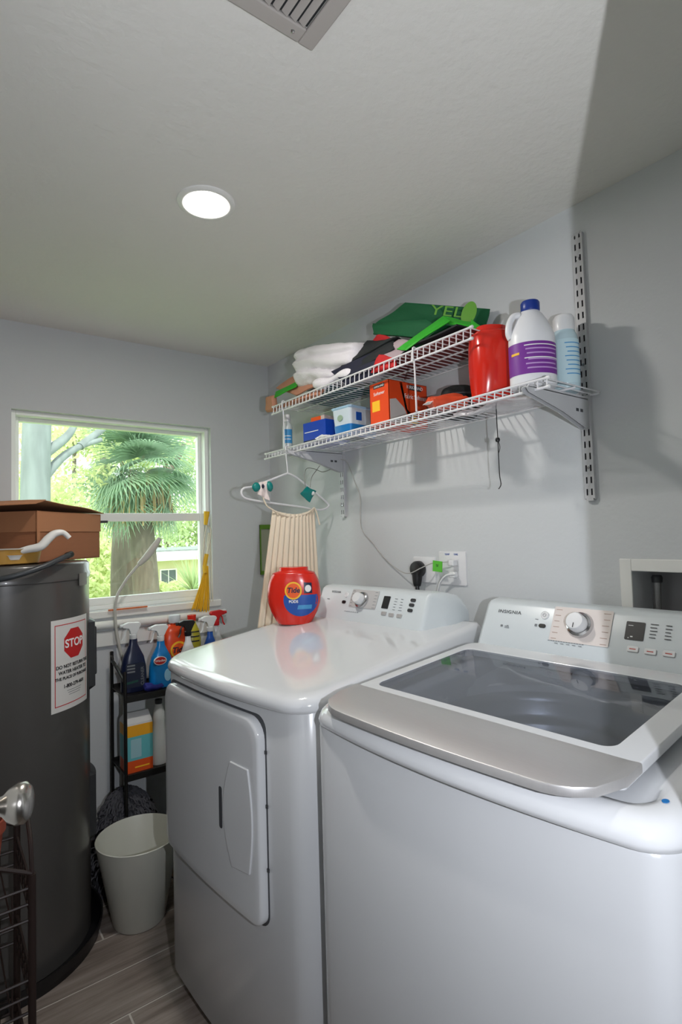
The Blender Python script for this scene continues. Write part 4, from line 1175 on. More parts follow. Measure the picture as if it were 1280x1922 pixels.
# green-edged clear pouch against the back wall
p0 = Vector((1.326, 2.44, 1.367)); 
t = T('green_dustpan', 'green rimmed clear plastic sleeve hanging on the back wall behind the slip', 'sleeve', (p0.x, 2.45, p0.z))
bm = bm_new(); box(bm, 0, .062, -.004, 0, -.25, 0); O('sleeve', bm, mat('sage_plastic', srgb(165, 170, 148), .4), t)
bm = bm_new(); box(bm, 0, .006, -.008, 0, -.25, 0); box(bm, 0, .062, -.010, 0, -.022, 0); box(bm, 0, .062, -.010, 0, -.25, -.232); O('rim', bm, mat('leaf_green_plastic', srgb(96, 142, 40), .4), t, bev=.001)

# ---------------------------------------------------------------- sockets, plugs, cables
M_PLATE = mat('socket_plate', srgb(226, 226, 228), .35)
def wall_plate(name, label, y, z, w, h, duplex, two=False):
    t = T(name, label, 'wall outlet', (X1, y, z))
    bm = bm_new(); M = Matrix(((0, 0, -1, 0), (-1, 0, 0, 0), (0, 1, 0, 0), (0, 0, 0, 1)))
    prism(bm, rrect(-w/2, w/2, -h/2, h/2, .004, 3), 0, .005, M, bev=.002); O('plate', bm, M_PLATE, t)
    for (yy, zz) in duplex:
        bm = bm_new(); box(bm, -.007, -.005, yy-.014, yy+.014, zz-.012, zz+.012); so = O('socket', bm, M_PLAST, t, bev=.002)
        bm = bm_new()
        for q in (-.006, .004): box(bm, -.0075, -.007, yy+q, yy+q+.0018, zz-.002, zz+.006)
        box(bm, -.0075, -.007, yy-.002, yy+.002, zz-.009, zz-.005); O('slots', bm, M_SEAM, so)
    return t
wp2 = wall_plate('wall_outlet', 'white double outlet plate on the wall with two plugs in it', 1.2475, 1.185, .118, .112, ((-.016, .02), (-.016, -.02)))
text('TEMP', .009, M_BLUE, wp2, (-.0058, .02, .046), (0, -1, 0), (0, 0, 1)); text('TIME', .009, M_BLUE, wp2, (-.0058, -.018, .046), (0, -1, 0), (0, 0, 1))
wp1 = wall_plate('wall_outlet', 'white dryer outlet plate behind the round black plug', 1.378, 1.176, .106, .09, ())
t = T('black_plug', 'round black dryer plug pushed into the wall plate above the dryer', 'plug', (X1-.006, 1.395, 1.178))
bm = bm_new(); lathe(bm, [(.026, 0), (.029, .004), (.029, .020), (.025, .028), (0, .030)], 32, M=Matrix.Rotation(-PI/2, 4, 'Y')); O('plug_head', bm, M_BLACK, t)
bm = bm_new(); tube(bm, [(-.016, 0, -.01), (-.018, 0, -.045), (-.020, -.002, -.06)], lambda k: .020-.009*k, 14); tube(bm, [(-.020, -.002, -.055), (-.022, -.004, -.085), (-.02, -.004, -.14)], .0075, 12); O('cable', bm, M_BLACK, t)
t = T('charger_plug', 'small white plug in the upper socket of the double outlet plate', 'plug', (X1-.0075, 1.2315, 1.205))
bm = bm_new(); box(bm, -.022, 0, -.011, .011, -.010, .010); O('plug_body', bm, M_PLAST, t, bev=.003)
M_CABLE = mat('grey_white_cable', srgb(182, 180, 176), .5)
t = T('thin_cable', 'thin grey cable running from the left shelf bracket down to the outlet', 'cable', (0, 0, 0))
bm = bm_new(); tube(bm, [(1.34, 1.771, 1.614), (1.385, 1.787, 1.605), (1.388, 1.751, 1.531), (1.392, 1.718, 1.452), (1.394, 1.72, 1.334), (1.394, 1.65, 1.269), (1.392, 1.575, 1.208), (1.385, 1.498, 1.171), (1.36, 1.416, 1.164), (1.355, 1.352, 1.185), (1.372, 1.313, 1.202), (1.38, 1.262, 1.206), (1.385, 1.231, 1.21)], .0018, 7); O('cable', bm, M_CABLE, t)
gp = Vector((1.37, 1.289, 1.192))
t = T('green_tag', 'small square green tag on the thin cable beside the double outlet', 'tag', gp)
bm = bm_new(); box(bm, -.001, .001, -.021, .021, -.018, .018, Matrix.Rotation(math.radians(4), 4, 'X')); O('card', bm, mat('lime_tag', srgb(90, 190, 50), .5), t)
text('IV', .014, M_BINK, t, (-.0014, 0, .002), (0, -1, 0), (0, 0, 1))
t = T('white_power_plug', 'white plug and thick white cord from the lower socket behind the washer', 'plug', (X1-.0075, 1.2315, 1.165))
bm = bm_new(); box(bm, -.020, 0, -.012, .012, -.010, .010); O('plug_body', bm, M_PLAST, t, bev=.004)
oo = Vector((X1-.0075, 1.2315, 1.165))
bm = bm_new(); tube(bm, [Vector(p)-oo for p in ((1.375, 1.215, 1.168), (1.372, 1.252, 1.163), (1.375, 1.285, 1.135), (1.38, 1.302, 1.079), (1.385, 1.266, 1.02), (1.388, 1.208, 0.966), (1.388, 1.173, 0.911))], .0038, 10); O('cord', bm, M_PLAST, t)

# washer supply box recessed in the wall
t = T('washer_outlet_box', 'recessed white washer supply box in the wall behind the washing machine', 'supply box', (X1, .58, 1.12))
bm = bm_new()
def fb(a, b, c, d): box(bm, -.006, 0, a, b, c, d)
fb(-.105, -.078, -.11, .108); fb(.083, .112, -.11, .108); fb(-.078, .083, .078, .108); fb(-.078, .083, -.11, -.079)
O('frame', bm, M_TRIM, t, bev=.002)
bm = bm_new(); box(bm, .0985, .0995, -.078, .083, -.078, .077); O('back_panel', bm, mat('grey_box_plastic', srgb(150, 150, 152), .5), t)
bm = bm_new(); tube(bm, [(.05, .052, -.07), (.05, .05, .0), (.05, .048, .05)], .009, 12, smooth=False); vp = O('supply_valve', bm, mat('braided_steel', srgb(150, 150, 150), .35, metal=.8, bump=.5, bscale=500), t)
bm = bm_new(); lathe(bm, [(.012, .048), (.013, .06), (.01, .066)], 16, M=Matrix.Translation((.05, .048, 0))); lathe(bm, [(.012, -.075), (.012, -.055)], 16, M=Matrix.Translation((.05, .052, 0))); O('valve_collar', bm, M_DARK, vp)
bm = bm_new(); lathe(bm, [(.010, -.012), (.013, 0), (.010, .012)], 14, M=Matrix.Translation((.03, .022, -.055)) @ Matrix.Rotation(PI/2, 4, 'Y')); O('red_valve_knob', bm, M_RED, t)

# ---------------------------------------------------------------- corner by the window: cart with bottles, wand, brush, rail
M_CART_ = mat('black_metal', srgb(30, 29, 28), .4, metal=.3)
t = T('storage_cart', 'black metal two tier shelf cart under the window', 'cart', (.6, 2.20, 0))
CWd, CDp = .46, .19
def cp3(px): return px
bm = bm_new()
for x, y in ((0, 0), (CWd, 0), (0, CDp), (CWd, CDp)): pass
for x, y, in ((0, 0), (CWd, 0)):
    bm = bm_new()
    tube(bm, [(x, 0, .0), (x, 0, .745), (x, .012, .765), (x, .03, .775), (x, CDp-.03, .815), (x, CDp-.01, .812), (x, CDp, .79), (x, CDp, .0)], .0065, 10, k=3); O('end_frame', bm, M_CART_, t)
for z in (.10, .415, .71):
    bm = bm_new(); box(bm, 0, CWd, .0, CDp, z-.004, z); box(bm, 0, CWd, -.004, .002, z-.022, z+.003); box(bm, 0, CWd, CDp-.002, CDp+.003, z-.022, z+.012); O('shelf', bm, M_CART_, t, bev=.001)
def trigger_bottle(name, label, x, y, z, body_m, trig_m, h, w, d, rz=0, lab_=None, neck_m=None, scale=1, trans=False):
    t = T(name, label, 'spray bottle', (x, y, z), math.radians(rz))
    bm = bm_new(); rs = []
    for k, zz, kd in ((.88, 0, .88), (1, .02, 1), (1.0, .30, 1), (.96, .48, .95), (.80, .66, .85), (.52, .80, .62), (.34, .90, .42), (.30, 1.0, .38)):
        rs.append([Vector((w/2*k*math.copysign(abs(math.cos(a))**.75, math.cos(a)), d/2*kd*math.copysign(abs(math.sin(a))**.75, math.sin(a)), h*zz)) for a in [2*PI*i/28 for i in range(28)]])
    rings(bm, rs); O('body', bm, body_m, t)
    bm = bm_new(); lathe(bm, [(.013, h), (.0145, h+.003), (.0145, h+.018), (.010, h+.022)], 20); O('collar', bm, neck_m or trig_m, t)
    bm = bm_new()
    Mt = Matrix(((1, 0, 0, 0), (0, 0, 1, 0), (0, 1, 0, h+.02), (0, 0, 0, 1)))
    prism(bm, [(-.012, 0), (.012, 0), (.022, .020), (.030, .034), (.024, .044), (-.020, .047), (-.040, .040), (-.042, .027), (-.020, .022), (-.014, .012)], -.011, .011, Mt)
    O('spray_head', bm, trig_m, t, bev=.003)
    bm = bm_new(); tube(bm, [(-.022, 0, h+.045), (-.030, 0, h+.030), (-.033, 0, h+.012), (-.041, 0, h-.002)], .0035, 8); O('trigger', bm, trig_m, t)
    bm = bm_new(); lathe(bm, [(.007, 0), (.007, .010)], 12, M=Matrix.Translation((-.040, 0, h+.054)) @ Matrix.Rotation(-PI/2, 4, 'Y')); O('nozzle', bm, trig_m, t)
    if lab_: lab_(t, w, d, h)
    return t
CZ = .7105
def face_patch(t, name, m, w, d, pts, off=.001):
    """flat decal on the -y face of a bottle"""
    bm = bm_new(); M = Matrix(((1, 0, 0, 0), (0, 0, -1, -d/2), (0, 1, 0, 0), (0, 0, 0, 1)))
    prism(bm, pts, -.004, off, M); return O(name, bm, m, t)
def ell(cx, cz, rx, rz, n=24): return [(cx+rx*math.cos(2*PI*i/n), cz+rz*math.sin(2*PI*i/n)) for i in range(n)]
M_WT = mat('white_trigger', srgb(224, 226, 226), .35)
def lab_navy(t, w, d, h):
    face_patch(t, 'label', mat('navy_label', srgb(20, 26, 48), .4), w, d, rrect(-w*.38, w*.38, .02, h*.55, .01, 3), .0004)
    M = (0, 0, 1)
    for i in range(3): face_patch(t, 'label_print', M_PRINT, w, d, [(-w*.33, h*.50-i*.012), (-w*.02, h*.50-i*.012), (-w*.02, h*.505-i*.012+.005), (-w*.33, h*.505-i*.012+.005)], .0012)
    face_patch(t, 'green_stripe', mat('dark_green_print', srgb(20, 70, 60), .5), w, d, [(-w*.36, .035), (w*.1, .04), (w*.1, .048), (-w*.36, .043)], .0012)
    text('CLEANER', .017, M_PRINT, t, (w*.27, -d/2-.0018, h*.30), (0, 0, 1), (-1, 0, 0))
trigger_bottle('spray_bottle', 'dark navy spray bottle with white trigger at the left of the cart top', .652, 2.27, CZ, M_NAVY, M_WT, .205, .098, .055, 0, lab_navy)
def lab_blue(t, w, d, h):
    face_patch(t, 'logo_oval', M_WHITE, w, d, ell(-.012, h*.60, .026, .017), .001)
    face_patch(t, 'logo_oval', M_RINK, w, d, ell(-.012, h*.60, .023, .0145), .0016)
    text('Windex', .013, M_WHITE, t, (-.012, -d/2-.0022, h*.60), (1, 0, 0), (0, 0, 1), bold=.0002)
    face_patch(t, 'label_patch', mat('pale_blue_patch', srgb(150, 200, 228), .4), w, d, ell(.018, h*.27, .014, .024), .0012)
trigger_bottle('spray_bottle', 'bright blue window cleaner spray bottle on the front of the cart top', .757, 2.255, CZ, mat('bright_blue_plastic', srgb(14, 120, 190), .25), M_WT, .185, .096, .055, 0, lab_blue)
t = T('detergent_bottle', 'orange detergent jug with round logo behind the bright blue spray bottle', 'jug', (.845, 2.335, CZ))
bm = bm_new(); rs = []
for k, zz in ((.9, 0), (1, .015), (1, .17), (.92, .20), (.7, .225), (.3, .235), (.28, .25)):
    rs.append([Vector((.062*k*math.copysign(abs(math.cos(a))**.6, math.cos(a)), .045*k*math.copysign(abs(math.sin(a))**.6, math.sin(a)), zz)) for a in [2*PI*i/28 for i in range(28)]])
rings(bm, rs); O('body', bm, mat('orange_jug', srgb(222, 70, 24), .3), t)
bm = bm_new(); lathe(bm, [(.024, .24), (.025, .243), (.025, .268), (.022, .272), (0, .273)], 24); O('cap', bm, mat('pale_cap', srgb(205, 210, 214), .3), t)
face_patch(t, 'logo_ring', M_YELLOW, .124, .09, ell(.0, .13, .036, .036), .001); face_patch(t, 'logo_disc', M_ORANGE, .124, .09, ell(.0, .13, .028, .028), .0016)
text('Tide', .032, M_NAVY, t, (0, -.0472, .13), (1, 0, 0), (0, 0, 1), shear=.15, bold=.0008)
trigger_bottle('spray_bottle', 'white spray bottle with black trigger beside the orange jug', .872, 2.255, CZ, M_WHITE, M_BLACK, .19, .07, .05, 0)
t = T('cleaner_bottle', 'yellow bottle with dark print between the black and white triggers', 'bottle', (.925, 2.345, CZ))
bm = bm_new(); lathe(bm, [(.034, 0), (.038, .006), (.038, .16), (.03, .20), (.018, .225), (.015, .24)], 28); O('body', bm, mat('olive_yellow_plastic', srgb(190, 180, 50), .3), t)
bm = bm_new(); lathe(bm, [(.018, .237), (.019, .262), (0, .263)], 20); O('cap', bm, M_RED, t)
for z in (.15, .17, .19): cyl_label(t, 'label_print', M_BINK, .036, 1, 1, -120, -60, z, z+.006, .004)
trigger_bottle('spray_bottle', 'blue spray bottle with large white trigger near the right of the cart', .975, 2.265, CZ, M_BLUE, M_WT, .195, .075, .05, 0)
trigger_bottle('spray_bottle', 'clear spray bottle with red trigger, rightmost on the cart', 1.035, 2.335, CZ, mat('clear_grey_plastic', srgb(200, 202, 204), .2), mat('red_trigger', srgb(200, 30, 34), .35), .205, .07, .05, 180)
t = T('blue_cloth', 'small crumpled royal blue cloth between the two spray bottles', 'cloth', (.712, 2.225, CZ))
bm = bm_new(); quad_slab(bm, [(-.035, -.015, .008), (.04, -.015, .006), (.03, .03, .008), (-.03, .03, .012)], .018, 12, 10, .014, 5, .010); O('cloth', bm, fabric('royal_blue_cloth', (30, 36, 120)), t)
CZ2 = .4155
t = T('powder_carton', 'teal and orange carton on the middle shelf of the cart', 'carton', (.608, 2.215, CZ2))
bm = bm_new(); box(bm, 0, .098, 0, .10, 0, .185)
for q in ((0, .098, .0, .10),): pass
vs = [bm.verts.new(p) for p in ((0, 0, .185), (.098, 0, .185), (.098, .10, .185), (0, .10, .185), (.0, .05, .215), (.098, .05, .215))]
for f in ((0, 1, 5, 4), (2, 3, 4, 5), (1, 2, 5), (3, 0, 4)): bm.faces.new([vs[i] for i in f])
O('carton', bm, mat('white_carton', srgb(214, 214, 214), .5), t)
for (n_, m, z0, z1) in (('teal_panel', mat('teal_print', srgb(96, 176, 182), .5), .045, .135), ('yellow_panel', mat('amber_print', srgb(232, 164, 30), .5), .135, .178), ('orange_panel', mat('deep_orange_print', srgb(214, 78, 20), .5), 0, .045)):
    bm = bm_new(); box(bm, -.0008, .0988, -.0008, .09, z0, z1); O(n_, bm, m, t)
bm = bm_new(); box(bm, .015, .055, -.0014, -.0008, .055, .125); O('pale_print', bm, mat('pale_teal_print', srgb(150, 190, 198), .5), t)
bm = bm_new(); box(bm, .03, .085, -.0014, -.0008, .016, .021); O('print_line', bm, M_YELLOW, t)
t = T('white_bottle', 'tall slim white bottle beside the teal carton on the cart', 'bottle', (.742, 2.245, CZ2))
bm = bm_new(); rs = []
for k, zz in ((.95, 0), (1, .006), (.85, .10), (.72, .165), (.76, .17), (.70, .20), (.45, .225), (.42, .235)):
    rs.append([Vector((.032*k*math.cos(a), .026*k*math.sin(a), zz)) for a in [2*PI*i/24 for i in range(24)]])
rings(bm, rs); O('body', bm, M_WT, t, sharp=.5)
bm = bm_new(); lathe(bm, [(.014, .234), (.0145, .25), (.008, .252)], 20); O('cap', bm, M_DARK, t)
t = T('scrub_brush', 'grey and white scrub brush on the cart shelf beside the dryer', 'brush', (.80, 2.24, CZ2))
bm = bm_new(); box(bm, -.02, .05, -.02, .03, 0, .03); O('bristles', bm, M_DARK, t, bev=.003)
bm = bm_new(); box(bm, -.022, .052, -.022, .032, .03, .045); O('back', bm, M_PLAST, t, bev=.004)
t = T('kraft_bag', 'kraft paper bag standing below the cart shelf beside the dryer', 'bag', (.81, 2.16, 0))
bm = bm_new(); rs = []
for w, d, z in ((.05, .03, 0), (.055, .035, .01), (.052, .03, .25), (.04, .008, .42)):
    rs.append([Vector((x, y, z+.003*math.sin(x*90))) for x, y in densify(rrect(-w, w, -d, d, .006, 2), .02, rrect(-.05, .05, -.03, .03, .006, 2))])
rings(bm, rs); O('bag', bm, mat('kraft_paper', srgb(170, 140, 96), .8), t)
# fluffy dark dusting cloth heap under the cart
t = T('dark_mop', 'dark grey shaggy mop head heaped on the floor under the cart', 'mop', (.62, 2.28, 0))
bm = bm_new(); rnd = random.Random(5)
for i in range(1500):
    a = rnd.random()*2*PI; k = rnd.random(); r0 = .13*math.cos(k*1.45); hz = .33*math.sin(k*1.5)
    p = Vector((r0*math.cos(a), r0*math.sin(a)*.85, hz)); o_ = Vector((math.cos(a), math.sin(a), .5)).normalized()
    d_ = (o_+Vector((rnd.uniform(-1, 1), rnd.uniform(-1, 1), rnd.uniform(-1, .5)))).normalized()
    tube(bm, [p, p+d_*.014, p+d_*.024+Vector((0, 0, -.014))], .0034, 4, k=2)
lathe(bm, [(.125, .003), (.12, .10), (.10, .20), (.06, .29), (.0, .33)], 20, sy=.85)
for v in bm.verts: v.co.z = max(.002, v.co.z)
O('mop_strands', bm, mat('dark_grey_yarn', srgb(74, 74, 80), .9), t)
# curved pole
t = T('curved_wand', 'long pale curved plastic wand standing between heater and cart, tip before the window', 'wand', (0, 0, 0))
bm = bm_new(); tube(bm, [(.645, 2.406, .005), (.64, 2.406, .45), (.645, 2.406, .72), (0.651, 2.406, 0.785), (0.625, 2.406, 0.921), (0.621, 2.406, 1.053), (0.663, 2.406, 1.138), (0.721, 2.406, 1.207)], .0062, 10); O('shaft', bm, mat('pale_grey_plastic', srgb(196, 194, 186), .4), t)
bm = bm_new(); tube(bm, [(0.717, 2.406, 1.203), (0.753, 2.406, 1.237), (0.786, 2.406, 1.28), (0.81, 2.406, 1.314)], lambda k: .007+.009*math.sin(PI*min(1, k*.85+.1)), 12); O('paddle', bm, _mats['pale_grey_plastic'], t)
# yellow hanging bundle at the window's right edge
t = T('yellow_brush', 'yellow bristled brush with pale straps hanging beside the window frame', 'brush', (0, 0, 0))
bm = bm_new(); rnd = random.Random(3)
for i in range(46):
    u = i/45; a = Vector((1.033, 2.425, 1.179)); b0 = Vector((0.956, 2.42, 0.983)); b1 = Vector((1.038, 2.42, 0.967))
    a = a+Vector((.010*(u-.5), rnd.uniform(-.006, .006), 0)); e = b0.lerp(b1, u)+Vector((0, rnd.uniform(-.008, .008), rnd.uniform(-.004, .012)))
    tube(bm, [a, a.lerp(e, .5)+Vector((.002, 0, 0)), e], .0018, 4, k=2)
O('bristles', bm, mat('yellow_bristle', srgb(240, 190, 40), .6), t)
bm = bm_new(); tube(bm, [(1.023, 2.42, 1.148), (1.021, 2.42, 1.18), (1.032, 2.42, 1.234)], .010, 8); O('yellow_ferrule', bm, _mats['yellow_bristle'], t)
bm = bm_new(); tube(bm, [(1.029, 2.42, 1.37), (1.033, 2.42, 1.403), (1.036, 2.42, 1.432)], lambda k: .008+.006*k, 10); O('yellow_grip', bm, _mats['yellow_bristle'], t)
bm = bm_new()
tube(bm, [(1.035, 2.42, 1.37), (1.023, 2.42, 1.308), (1.01, 2.42, 1.186)], .003, 6); tube(bm, [(1.035, 2.42, 1.37), (1.055, 2.42, 1.337), (1.032, 2.42, 1.221)], .003, 6)
for q in (388, 394, 399): tube(bm, [(Vector((1.049, 2.43, 1.333))+Vector(((q-392)*.0008, 0, 0))), (Vector((1.046, 2.43, 1.183))+Vector(((q-392)*.0018, 0, 0))), (Vector((1.043, 2.43, 1.01))+Vector(((q-390)*.0022, 0, 0)))], .0022, 6)
O('straps', bm, mat('pale_straps', srgb(222, 214, 196), .6), t)
# horizontal white rail below the window
t = T('curtain_rail', 'white tubular rail lying along the window sill above the bottles', 'rail', (0, 0, 0))
bm = bm_new(); rod(bm, (.30, 2.435, .962), (1.115, 2.435, .952), .017, 20); O('tube', bm, M_TRIM, t)
bm = bm_new(); lathe(bm, [(.0185, 0), (.0185, .012), (.012, .016)], 20, M=Matrix.Translation((1.112, 2.435, .952)) @ Matrix.Rotation(PI/2, 4, 'Y')); O('end_cap', bm, M_PLAST, t)
t = T('orange_ruler', 'thin orange wooden strip lying on the window sill', 'strip', (.68, 2.435, 1.0155))
bm = bm_new(); box(bm, -.08, .08, -.006, .006, 0, .006); O('strip', bm, mat('orange_wood', srgb(206, 110, 60), .6), t)

# ---------------------------------------------------------------- waste bin
t = T('waste_bin', 'pale grey plastic waste bin on the floor between heater and dryer', 'waste bin', (.59, 2.015, 0))
bm = bm_new()
prof = [(.082, 0), (.086, .004), (.1385, .275), (.1405, .283), (.1380, .285), (.1345, .278), (.118, .20), (.1165, .196), (.098, .09), (.0965, .086), (.081, .006), (0, .006)]
lathe(bm, prof, 64); O('body', bm, mat('grey_white_plastic', srgb(198, 198, 188), .4), t, sharp=1.0)
t2 = T('teal_duster', 'dark teal plastic handle leaning over the right rim of the waste bin', 'handle', (0, 0, 0))
bm = bm_new(); tube(bm, [(.70, 1.925, .24), (.705, 1.945, .275), (.718, 1.965, .292), (.735, 1.98, .285), (.745, 1.99, .25), (.75, 2.0, .05), (.75, 2.0, .0)], .006, 10); O('handle_loop', bm, M_TEAL, t2)
# something blue behind the bin beside the dryer
t = T('blue_bucket', 'dark blue plastic bucket behind the waste bin beside the dryer', 'bucket', (.85, 1.98, 0))
bm = bm_new(); lathe(bm, [(.075, 0), (.095, .22), (.098, .225), (.093, .22), (.074, .004), (0, .004)], 32); O('body', bm, mat('dark_blue_plastic', srgb(20, 44, 84), .4), t)
bm = bm_new(); tube(bm, [(-.095, 0, .21), (-.07, 0, .26), (0, 0, .285), (.07, 0, .26), (.095, 0, .21)], .003, 6); O('bail_handle', bm, M_STEEL, t)

# ---------------------------------------------------------------- wire rack at the left
M_BRZ = mat('dark_bronze_wire', srgb(40, 26, 23), .5)
t = T('wire_rack', 'dark bronze wire rack standing before the water heater at the left edge', 'rack', (-.16, 1.46, 0))
RW, RD_, RH = .35, .27, .56
def RP(x, y, z): return (x, y, z)
for x, y in ((0, 0), (RW, 0), (0, RD_), (RW, RD_)):
    bm = bm_new(); tube(bm, [(x, y, 0), (x, y, RH)], .0085 if (x, y) == (RW, 0) or (x, y) == (RW, RD_) else .006, 10, smooth=False); O('post', bm, M_BRZ, t)
bm = bm_new()
for x in (0, RW):
    tube(bm, [(x, 0, RH), (x, .03, RH+.07), (x, RD_/2, RH+.11), (x, RD_-.03, RH+.07), (x, RD_, RH)], .005, 8)
for y in (0, RD_):
    tube(bm, [(0, y, RH), (.10, y, RH+.05), (RW/2, y, RH+.07), (RW-.10, y, RH+.05), (RW, y, RH)], .005, 8)
O('top_arches', bm, M_BRZ, t)
for zt in (.12, .33, .53):
    bm = bm_new()
    for z in (zt, zt-.035, zt-.07):
        for a, b_ in (((0, 0), (RW, 0)), ((RW, 0), (RW, RD_)), ((RW, RD_), (0, RD_)), ((0, RD_), (0, 0))):
            rod(bm, (a[0], a[1], z), (b_[0], b_[1], z), .0032, 6)
    for i in range(1, 9): rod(bm, (RW*i/9, 0, zt-.07), (RW*i/9, RD_, zt-.07), .0022, 5)
    for i in range(1, 9):
        for y in (0, RD_): rod(bm, (RW*i/9, y, zt-.07), (RW*i/9, y, zt), .0022, 5)
    for i in range(1, 7):
        for x in (0, RW): rod(bm, (x, RD_*i/7, zt-.07), (x, RD_*i/7, zt), .0022, 5)
    O('basket', bm, M_BRZ, t)
t = T('white_roll', 'small white roll sitting in the bottom basket of the wire rack', 'roll', (.135, 1.60, .0815))
bm = bm_new(); lathe(bm, [(.012, -.03), (.028, -.03), (.030, -.027), (.030, .027), (.028, .03), (.012, .03), (.012, -.03)], 24, M=Matrix.Rotation(PI/2, 4, 'X'), cap0=False, cap1=False); O('roll', bm, M_WT, t)
for v in t.children: v.location.z = .0
t = T('terracotta_pot', 'small terracotta pot in the top basket of the wire rack', 'pot', (.085, 1.60, .4605))
bm = bm_new(); lathe(bm, [(.045, 0), (.062, .16), (.068, .162), (.068, .19), (.062, .19), (.057, .16), (.04, .01), (0, .01)], 28); O('pot', bm, mat('terracotta', srgb(150, 70, 50), .7), t)

# ---------------------------------------------------------------- the garden outside
def leaf_mat(name, rgb):
    m = mat(name, srgb(*rgb), .55, var=.35, vscale=1.5)
    m.node_tree.nodes['Principled BSDF'].inputs['Subsurface Weight'].default_value = 0
    nt = m.node_tree; n = nt.nodes; l = nt.links; b = n['Principled BSDF']
    tr = n.new('ShaderNodeBsdfTranslucent'); tr.inputs[0].default_value = tuple(min(1, c*1.3) for c in srgb(*rgb)[:3])+(1,)
    mx = n.new('ShaderNodeMixShader'); mx.inputs[0].default_value = .4
    l.new(b.outputs[0], mx.inputs[1]); l.new(tr.outputs[0], mx.inputs[2]); l.new(mx.outputs[0], n['Material Output'].inputs[0])
    return m
M_L1 = leaf_mat('hazed_leaf', (200, 208, 156)); M_L2 = leaf_mat('mid_green_leaf', (164, 182, 134)); M_LP = leaf_mat('palm_leaf', (128, 154, 128))  # leaf colours paled to carry the outdoor haze and glare
M_BARK = mat('pale_bark', srgb(120, 128, 126), .9, bump=1, bscale=9, var=.45, vscale=5, stretch=(3, 3, .6))
M_BARKD = mat('brown_bark', srgb(96, 88, 76), .9, bump=1, bscale=12, var=.5, vscale=6, stretch=(4, 4, .7))
GZ = -1.6
bm = bm_new(); box(bm, -30, 30, Y1+.15, 60, GZ-.1, GZ); O('ground', bm, mat('lawn', srgb(120, 150, 70), .9, var=.4, vscale=1.5), None, kind='structure')

def leaves(bm, c, rad, n, size, rnd, squash=.8):
    c = Vector(c)
    for i in range(n):
        d = Vector((rnd.gauss(0, 1), rnd.gauss(0, 1), rnd.gauss(0, 1))).normalized()*rad*rnd.random()**.45
        d.z *= squash
        p = c+d; a = Vector((rnd.uniform(-1, 1), rnd.uniform(-1, 1), rnd.uniform(-1, 1))).normalized()*size*rnd.uniform(.6, 1.3)
        b = a.cross(Vector((rnd.uniform(-1, 1), rnd.uniform(-1, 1), rnd.uniform(-1, 1)))).normalized()*size*.45
        bm.faces.new([bm.verts.new(p-a), bm.verts.new(p+b), bm.verts.new(p+a), bm.verts.new(p-b)])

def tree(name, label, base, height, trunk_r, blobs, m_leaf, m_bark, seed, n=900, size=.09, branches=(), cat='tree', group=None, trunk_top=None):
    rnd = random.Random(seed); base = Vector(base)
    t = T(name, label, cat, base, group=group)
    if trunk_r:
        bm = bm_new(); top = Vector(trunk_top)-base if trunk_top else Vector((0, 0, height))
        tube(bm, [(0, 0, 0), top*.3+Vector((.03, 0, 0)), top*.65+Vector((-.03, 0, 0)), top], lambda k: trunk_r*(1.15-.3*k), 14); O('trunk', bm, m_bark, t)
    for br_ in branches:
        bm = bm_new(); r0 = br_[0]; tube(bm, [Vector(p)-base for p in br_[1:]], lambda k: r0*(1-.5*k), 10); O('branch', bm, m_bark, t)
    bm = bm_new()
    for (p, rad, k) in blobs: leaves(bm, Vector(p)-base, rad, int(n*k), size, rnd)
    o = O('foliage', bm, m_leaf, t, sharp=3)
    return t

# left pale trunk with branches
b0 = Vector((0.783, 5.5, 1.394))
tree('oak_tree', 'pale trunked oak with spreading branches at the left of the window view', (b0.x, 5.5, GZ), 4, .13,
     [((0.814, 6.2, 2.395), .35, .35), ((1.42, 7, 2.674), .55, .5), ((1.305, 7.5, 2.282), .3, .25), ((0.72, 6.2, 1.935), .25, .3), ((1.104, 6.5, 1.777), .35, .5), ((1.654, 7, 2.014), .30, .4)], M_L1, M_BARK, 1, n=700, size=.045,
     branches=[(.045, (0.805, 5.5, 1.871), (0.975, 5.6, 2.086), (1.156, 5.7, 2.223), (1.374, 5.8, 2.324)), (.05, (0.827, 5.5, 2.113), (1.021, 5.6, 2.29), (1.133, 5.7, 2.471)), (.04, (1.156, 5.7, 2.223), (1.45, 5.9, 2.484), (1.637, 6, 2.634))], trunk_top=(0.773, 5.5, 2.833))
# palm
def fan_frond(rnd, L, n=22):
    bm = bm_new()
    for i in range(n):
        a = math.radians(-78+156*i/(n-1)); ln = L*(.75+.25*math.cos(a))
        d = Vector((math.cos(a), math.sin(a), 0)); s = Vector((-d.y, d.x, 0))
        pts = [(0, .008), (.35, .022), (.7, .014), (1, .002)]
        lft = []; rgt = []
        for k, w in pts:
            p = d*ln*k; p.z = .12*ln*k-.55*ln*k*k*(1 if k > .3 else .5)
            lft.append(bm.verts.new(p+s*w)); rgt.append(bm.verts.new(p-s*w))
        for j in range(3): bm.faces.new((lft[j], lft[j+1], rgt[j+1], rgt[j]))
    return bm
pc_ = Vector((2.111, 7, 2.198))
t = T('palm_tree', 'cabbage palm with drooping fan fronds in the middle of the window view', 'palm', (pc_.x, 7.0, GZ))
cr_ = pc_.z-GZ
bm = bm_new(); tube(bm, [(.10, 0, 0), (.08, 0, cr_*.5), (.02, 0, cr_*.8), (0, 0, cr_-.12)], lambda k: .18-.05*k, 16); O('trunk', bm, M_BARKD, t)
rnd = random.Random(4)
base_fr = None
